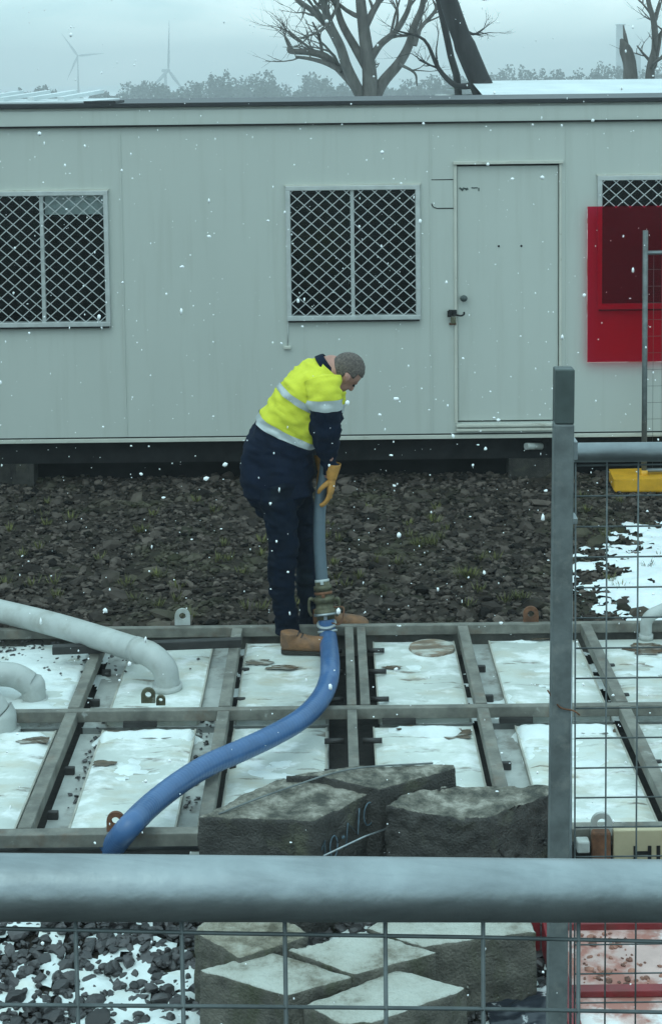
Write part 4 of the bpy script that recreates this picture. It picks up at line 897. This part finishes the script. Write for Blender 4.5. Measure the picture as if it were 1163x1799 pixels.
# gloves gripping the hose
def glove(wr, pd, hx_, side_dir, label=None, gauntlet=True):
    """wr wrist point, pd palm direction, hose axis point near fingers, fingers wrap round the far side"""
    pd = Vector(pd).normalized(); sd = Vector(side_dir).normalized(); sd = (sd-pd*sd.dot(pd)).normalized(); nd = pd.cross(sd)
    q = MB()
    def L3(a, b_, c_): return wr+pd*a+sd*b_+nd*c_
    q.loft([L3(-.01, 0, 0), L3(.03, 0, 0), L3(.07, 0, 0), L3(.095, 0, 0)], [.026, .036, .043, .040], [.021, .021, .019, .015], side=nd, seg=16)
    # four fingers, rooted across the palm, bending towards +sd (round the hose)
    for i, (o_, ln) in enumerate(((-.030, .074), (-.010, .084), (.011, .078), (.030, .060))):
        c0_ = L3(.085, 0, o_); c1 = L3(.085+ln*.45, .008, o_*1.02); c2 = L3(.085+ln*.80, .026, o_); c3 = L3(.085+ln*.98, .046, o_*.95)
        q.loft([c0_, c1, c2, c3], [.0115, .0112, .0102, .0085], seg=10, n=5, side=None)
    # thumb leaves the side of the palm near its base
    q.loft([L3(.022, .008, -.032), L3(.045, .030, -.050), L3(.070, .050, -.044), L3(.090, .060, -.028)], [.014, .0135, .012, .0095], seg=10, n=5, side=None)
    o = q.build('glove', 'leather', man); remesh(o, .0035, .4, 2)
    if gauntlet:
        g2 = MB().loft([L3(-.075, 0, 0), L3(-.045, 0, 0), L3(-.01, 0, 0), L3(.01, 0, 0)], [.050, .046, .037, .033], [.044, .040, .030, .026], side=nd, seg=24, cap=False)
        c_ = g2.build('glove_cuff', 'leather', o); c_.modifiers.new('thick', 'SOLIDIFY').thickness = .003
glove(Q(583, 838, 8.51), (-.10, .0, -1), None, (-1, .25, 0))
glove(Q(568, 824, 8.66), (.02, -.25, -1), None, (.2, -1, 0))
# ------------------------------------------------------------------ fences and post
# near panel
YA, YB_ = .985, 1.075; LA = W(0, 1558.5, YA); LB = W(1163, 1565, YB_)
def on(x, dz=0.0):
    t = (x-LA.x)/(LB.x-LA.x); return Vector((x, YA+(YB_-YA)*t, LA.z+(LB.z-LA.z)*t+dz))
xa, xb = -1.3, 1.15; zb1 = .64
p1_ = thing('mesh_fence', 'galvanised mesh fence panel nearest the camera with a thick top tube', 'fence panel', (on(xa).x, on(xa).y, zb1), 'mesh fence panels')
MB().tube([on(xa), on(xb)], .0206, 48).build('top_rail', 'galv', p1_)
def low(x, z): q_ = on(x); q_.z = z; return q_
MB().tube([low(xa, zb1), low(xb, zb1)], .017, 20).build('bottom_rail', 'galv', p1_)
for x in (xa, xb): MB().tube([low(x, zb1-.02), on(x)], .019, 20).build('upright', 'galv', p1_)
mb = MB(); step = W(677, 1700, on(.03).y).x-W(502, 1700, on(-.03).y).x; x = W(502, 1700, on(-.03).y).x-step*20
back = Vector((0, -.004, 0))
while x < xb: 
    if x > xa: mb.tube([on(x, -.012)+back, low(x, zb1)+back], .0015, 6)
    x += step
wl_, wr_ = W(0, 1624, YA), W(1163, 1650, YB_); k = 0
while wl_.z-k*.0515 > zb1:
    pts = []
    for q_ in range(15):
        x = xa+(xb-xa)*q_/14; t = (x-LA.x)/(LB.x-LA.x); pts.append(Vector((x, YA+(YB_-YA)*t-.004, wl_.z+(wr_.z-wl_.z)*t-k*.0515+.0008*math.sin(q_*1.7+k))))
    mb.tube(pts, .0015, 6); k += 1
mb.build('wire_mesh', 'wire', p1_)
# second panel
Y2 = 3.30; k2 = F/Y2; xl2 = W(1010, 900, Y2).x
mb = None
t2_ = thing('mesh_fence', 'galvanised mesh fence panel starting at the right of the square post', 'fence panel', (xl2, Y2, .3), 'mesh fence panels')
zt2 = W(1010, 795, Y2).z; xr2 = xl2+2.3
MB().tube([(xl2-.004, Y2, zt2), (xr2, Y2, W(1163, 797, Y2).z-.0)], .0205, 32).build('top_rail', 'galv', t2_)
MB().tube([(xl2-.004, Y2, .32), (xr2, Y2, .32)], .017, 16).build('bottom_rail', 'galv', t2_)
MB().tube([(xr2, Y2, .27), (xr2, Y2, zt2)], .019, 16).build('upright', 'galv', t2_)
mb = MB(); xx = [W(1010, 900, Y2).x+i*56/k2 for i in range(34)]
for x in xx: mb.tube([(x, Y2-.003, zt2-.015), (x, Y2-.003, .32)], .0019, 6)
z = W(1010, 818, Y2).z
while z > .34: mb.tube([(xl2, Y2, z), (xl2+.9, Y2, z+.0015), (xr2, Y2, z)], .0019, 6); z -= 56/k2
mb.build('wire_mesh', 'wire', t2_)
x = W(1003, 900, Y2).x; MB().tube([(x, Y2, zt2+.01), (x, Y2, .32)], .003, 8).build('hook_rod', 'galv', t2_)
# square post
Y3 = 3.22; k3 = F/Y3; a_ = W(990, 646, Y3); bt = W(977, 1799, Y3); zt3 = a_.z; xt = a_.x; dxz = (bt.x-a_.x)/(a_.z-bt.z); zg = h(0, Y3)-.02
pst = thing('steel_post', 'square galvanised steel post standing in front of the tanks at right', 'post', (xt+dxz*(zt3-zg), Y3, zg))
xbm = xt+dxz*(zt3-zg); zj = W(990, 742, Y3).z; xj = xt+dxz*(zt3-zj)
MB().bar((xj, Y3, zj), (xbm, Y3, zg), .0405, .0405, up=(0, 1, 0)).build('shaft', 'galv_dull', pst, bevel=.004)
MB().bar((xt, Y3, zt3), (xj, Y3, zj), .0395, .0395, up=(0, 1, 0)).build('top_section', 'sleeve', pst, bevel=.003)
MB().bb(xbm-.1, xbm+.1, Y3-.1, Y3+.1, zg, zg+.03).build('foot_plate', 'galv_dull', pst, bevel=.003)
for py in (790, 913): c = W(1006, py, Y3); MB().bb(c.x-.006, c.x+.008, Y3-.012, Y3+.03, c.z-(.02 if py == 790 else .007), c.z+(.02 if py == 790 else .007)).build('clamp', 'galv', pst, bevel=.002)
c = W(1003, 1240, Y3); MB().tube([c+Vector((-.048, .01, .030)), c+Vector((-.028, -.024, .008)), c+Vector((.0, -.025, .0)), c+Vector((.014, -.018, -.012)), c+Vector((.016, .01, -.022))], .0018, 6, n=5).build('tie_wire', 'rust', pst)
# third panel in front of the cabin
Y4 = 12.2; k4 = F/Y4; xl4 = W(1132, 600, Y4).x; xr4 = xl4+2.2
t4_ = thing('mesh_fence', 'mesh fence panel standing in front of the red sheeted window', 'fence panel', (xl4, Y4, 0), 'mesh fence panels')
MB().tube([(xl4, Y4, .05), (xl4, Y4, W(1132, 405, Y4).z)], .021, 18).build('upright', 'galv_dull', t4_)
MB().tube([(xr4, Y4, .05), (xr4, Y4, W(1132, 405, Y4).z)], .021, 18).build('upright', 'galv_dull', t4_)
z = W(1132, 444, Y4).z; MB().tube([(xl4, Y4, z), (xr4, Y4, z)], .017, 16).build('top_rail', 'galv', t4_); MB().tube([(xl4, Y4, .14), (xr4, Y4, .14)], .017, 16).build('bottom_rail', 'galv', t4_)
mb = MB(); x = xl4+.065
while x < xr4: mb.tube([(x, Y4, z), (x, Y4, .14)], .0013, 4); x += .065
zz = z-.13
while zz > .14: mb.tube([(xl4, Y4, zz), (xr4, Y4, zz)], .0013, 4); zz -= .13
mb.build('wire_mesh', 'wire', t4_)
# yellow foot
c = W(1076, 876, 12.1); ft = thing('plastic_block', 'yellow plastic block foot under the fence panel by the cabin', 'fence foot', (c.x+.4, 12.1, 0))
zt_ = W(1100, 841, 12.05).z
MB().prism([(c.x, 12.06), (c.x+.95, 12.02), (c.x+.97, 12.38), (c.x+.02, 12.40)], .0, [zt_-.012, zt_+.01, zt_+.005, zt_-.01]).build('block', 'yellow', ft, bevel=.018)
MB().tube([(xl4, Y4, zt_-.03), (xl4, Y4, zt_+.03)], .03, 16).build('socket', 'yellow', ft)
# ------------------------------------------------------------------ falling snow
N = 2300; vs = []; fs = []; bv, bf = IV, IF
for i in range(N):
    Y = random.uniform(2.2, 12.2)**1.0; x = random.uniform(-.30, .30)*Y*1.0; z = random.uniform(max(.1, h(x, Y)+.05), 4.6)
    if z < 3.2-.62*Y: continue
    s_ = min(.012, .0022*random.lognormvariate(0, .62))*(1 if Y > 5 else .6)
    q = bv*np.array([s_*random.uniform(.6, 1.6), s_, s_*random.uniform(.6, 2.0)])*(1+np.random.uniform(-.3, .3, (12, 1)))+np.array([x, Y, z])
    fs += (bf+len(vs)).tolist(); vs += q.tolist()
tag(MB().addm(vs, fs, True).build('falling_snow', 'flake'), 'white snowflakes falling through the air', 'snow', kind='stuff')
# ------------------------------------------------------------------ haze
hz_ = MB().bb(-1500, 1500, -300, 1500, -6, 34).build('haze', 'wall'); hz_.data.materials.clear()
hm = bpy.data.materials.new('haze_air'); hm.use_nodes = True; n = hm.node_tree; n.nodes.clear(); ho_ = n.nodes.new('ShaderNodeOutputMaterial'); pv = n.nodes.new('ShaderNodeVolumePrincipled')
pv.inputs['Color'].default_value = (.97, 1, 1, 1); pv.inputs['Density'].default_value = .0015; n.links.new(pv.outputs[0], ho_.inputs['Volume']); hz_.data.materials.append(hm)
tag(hz_, 'pale winter haze hanging over the whole site', 'haze', kind='stuff')
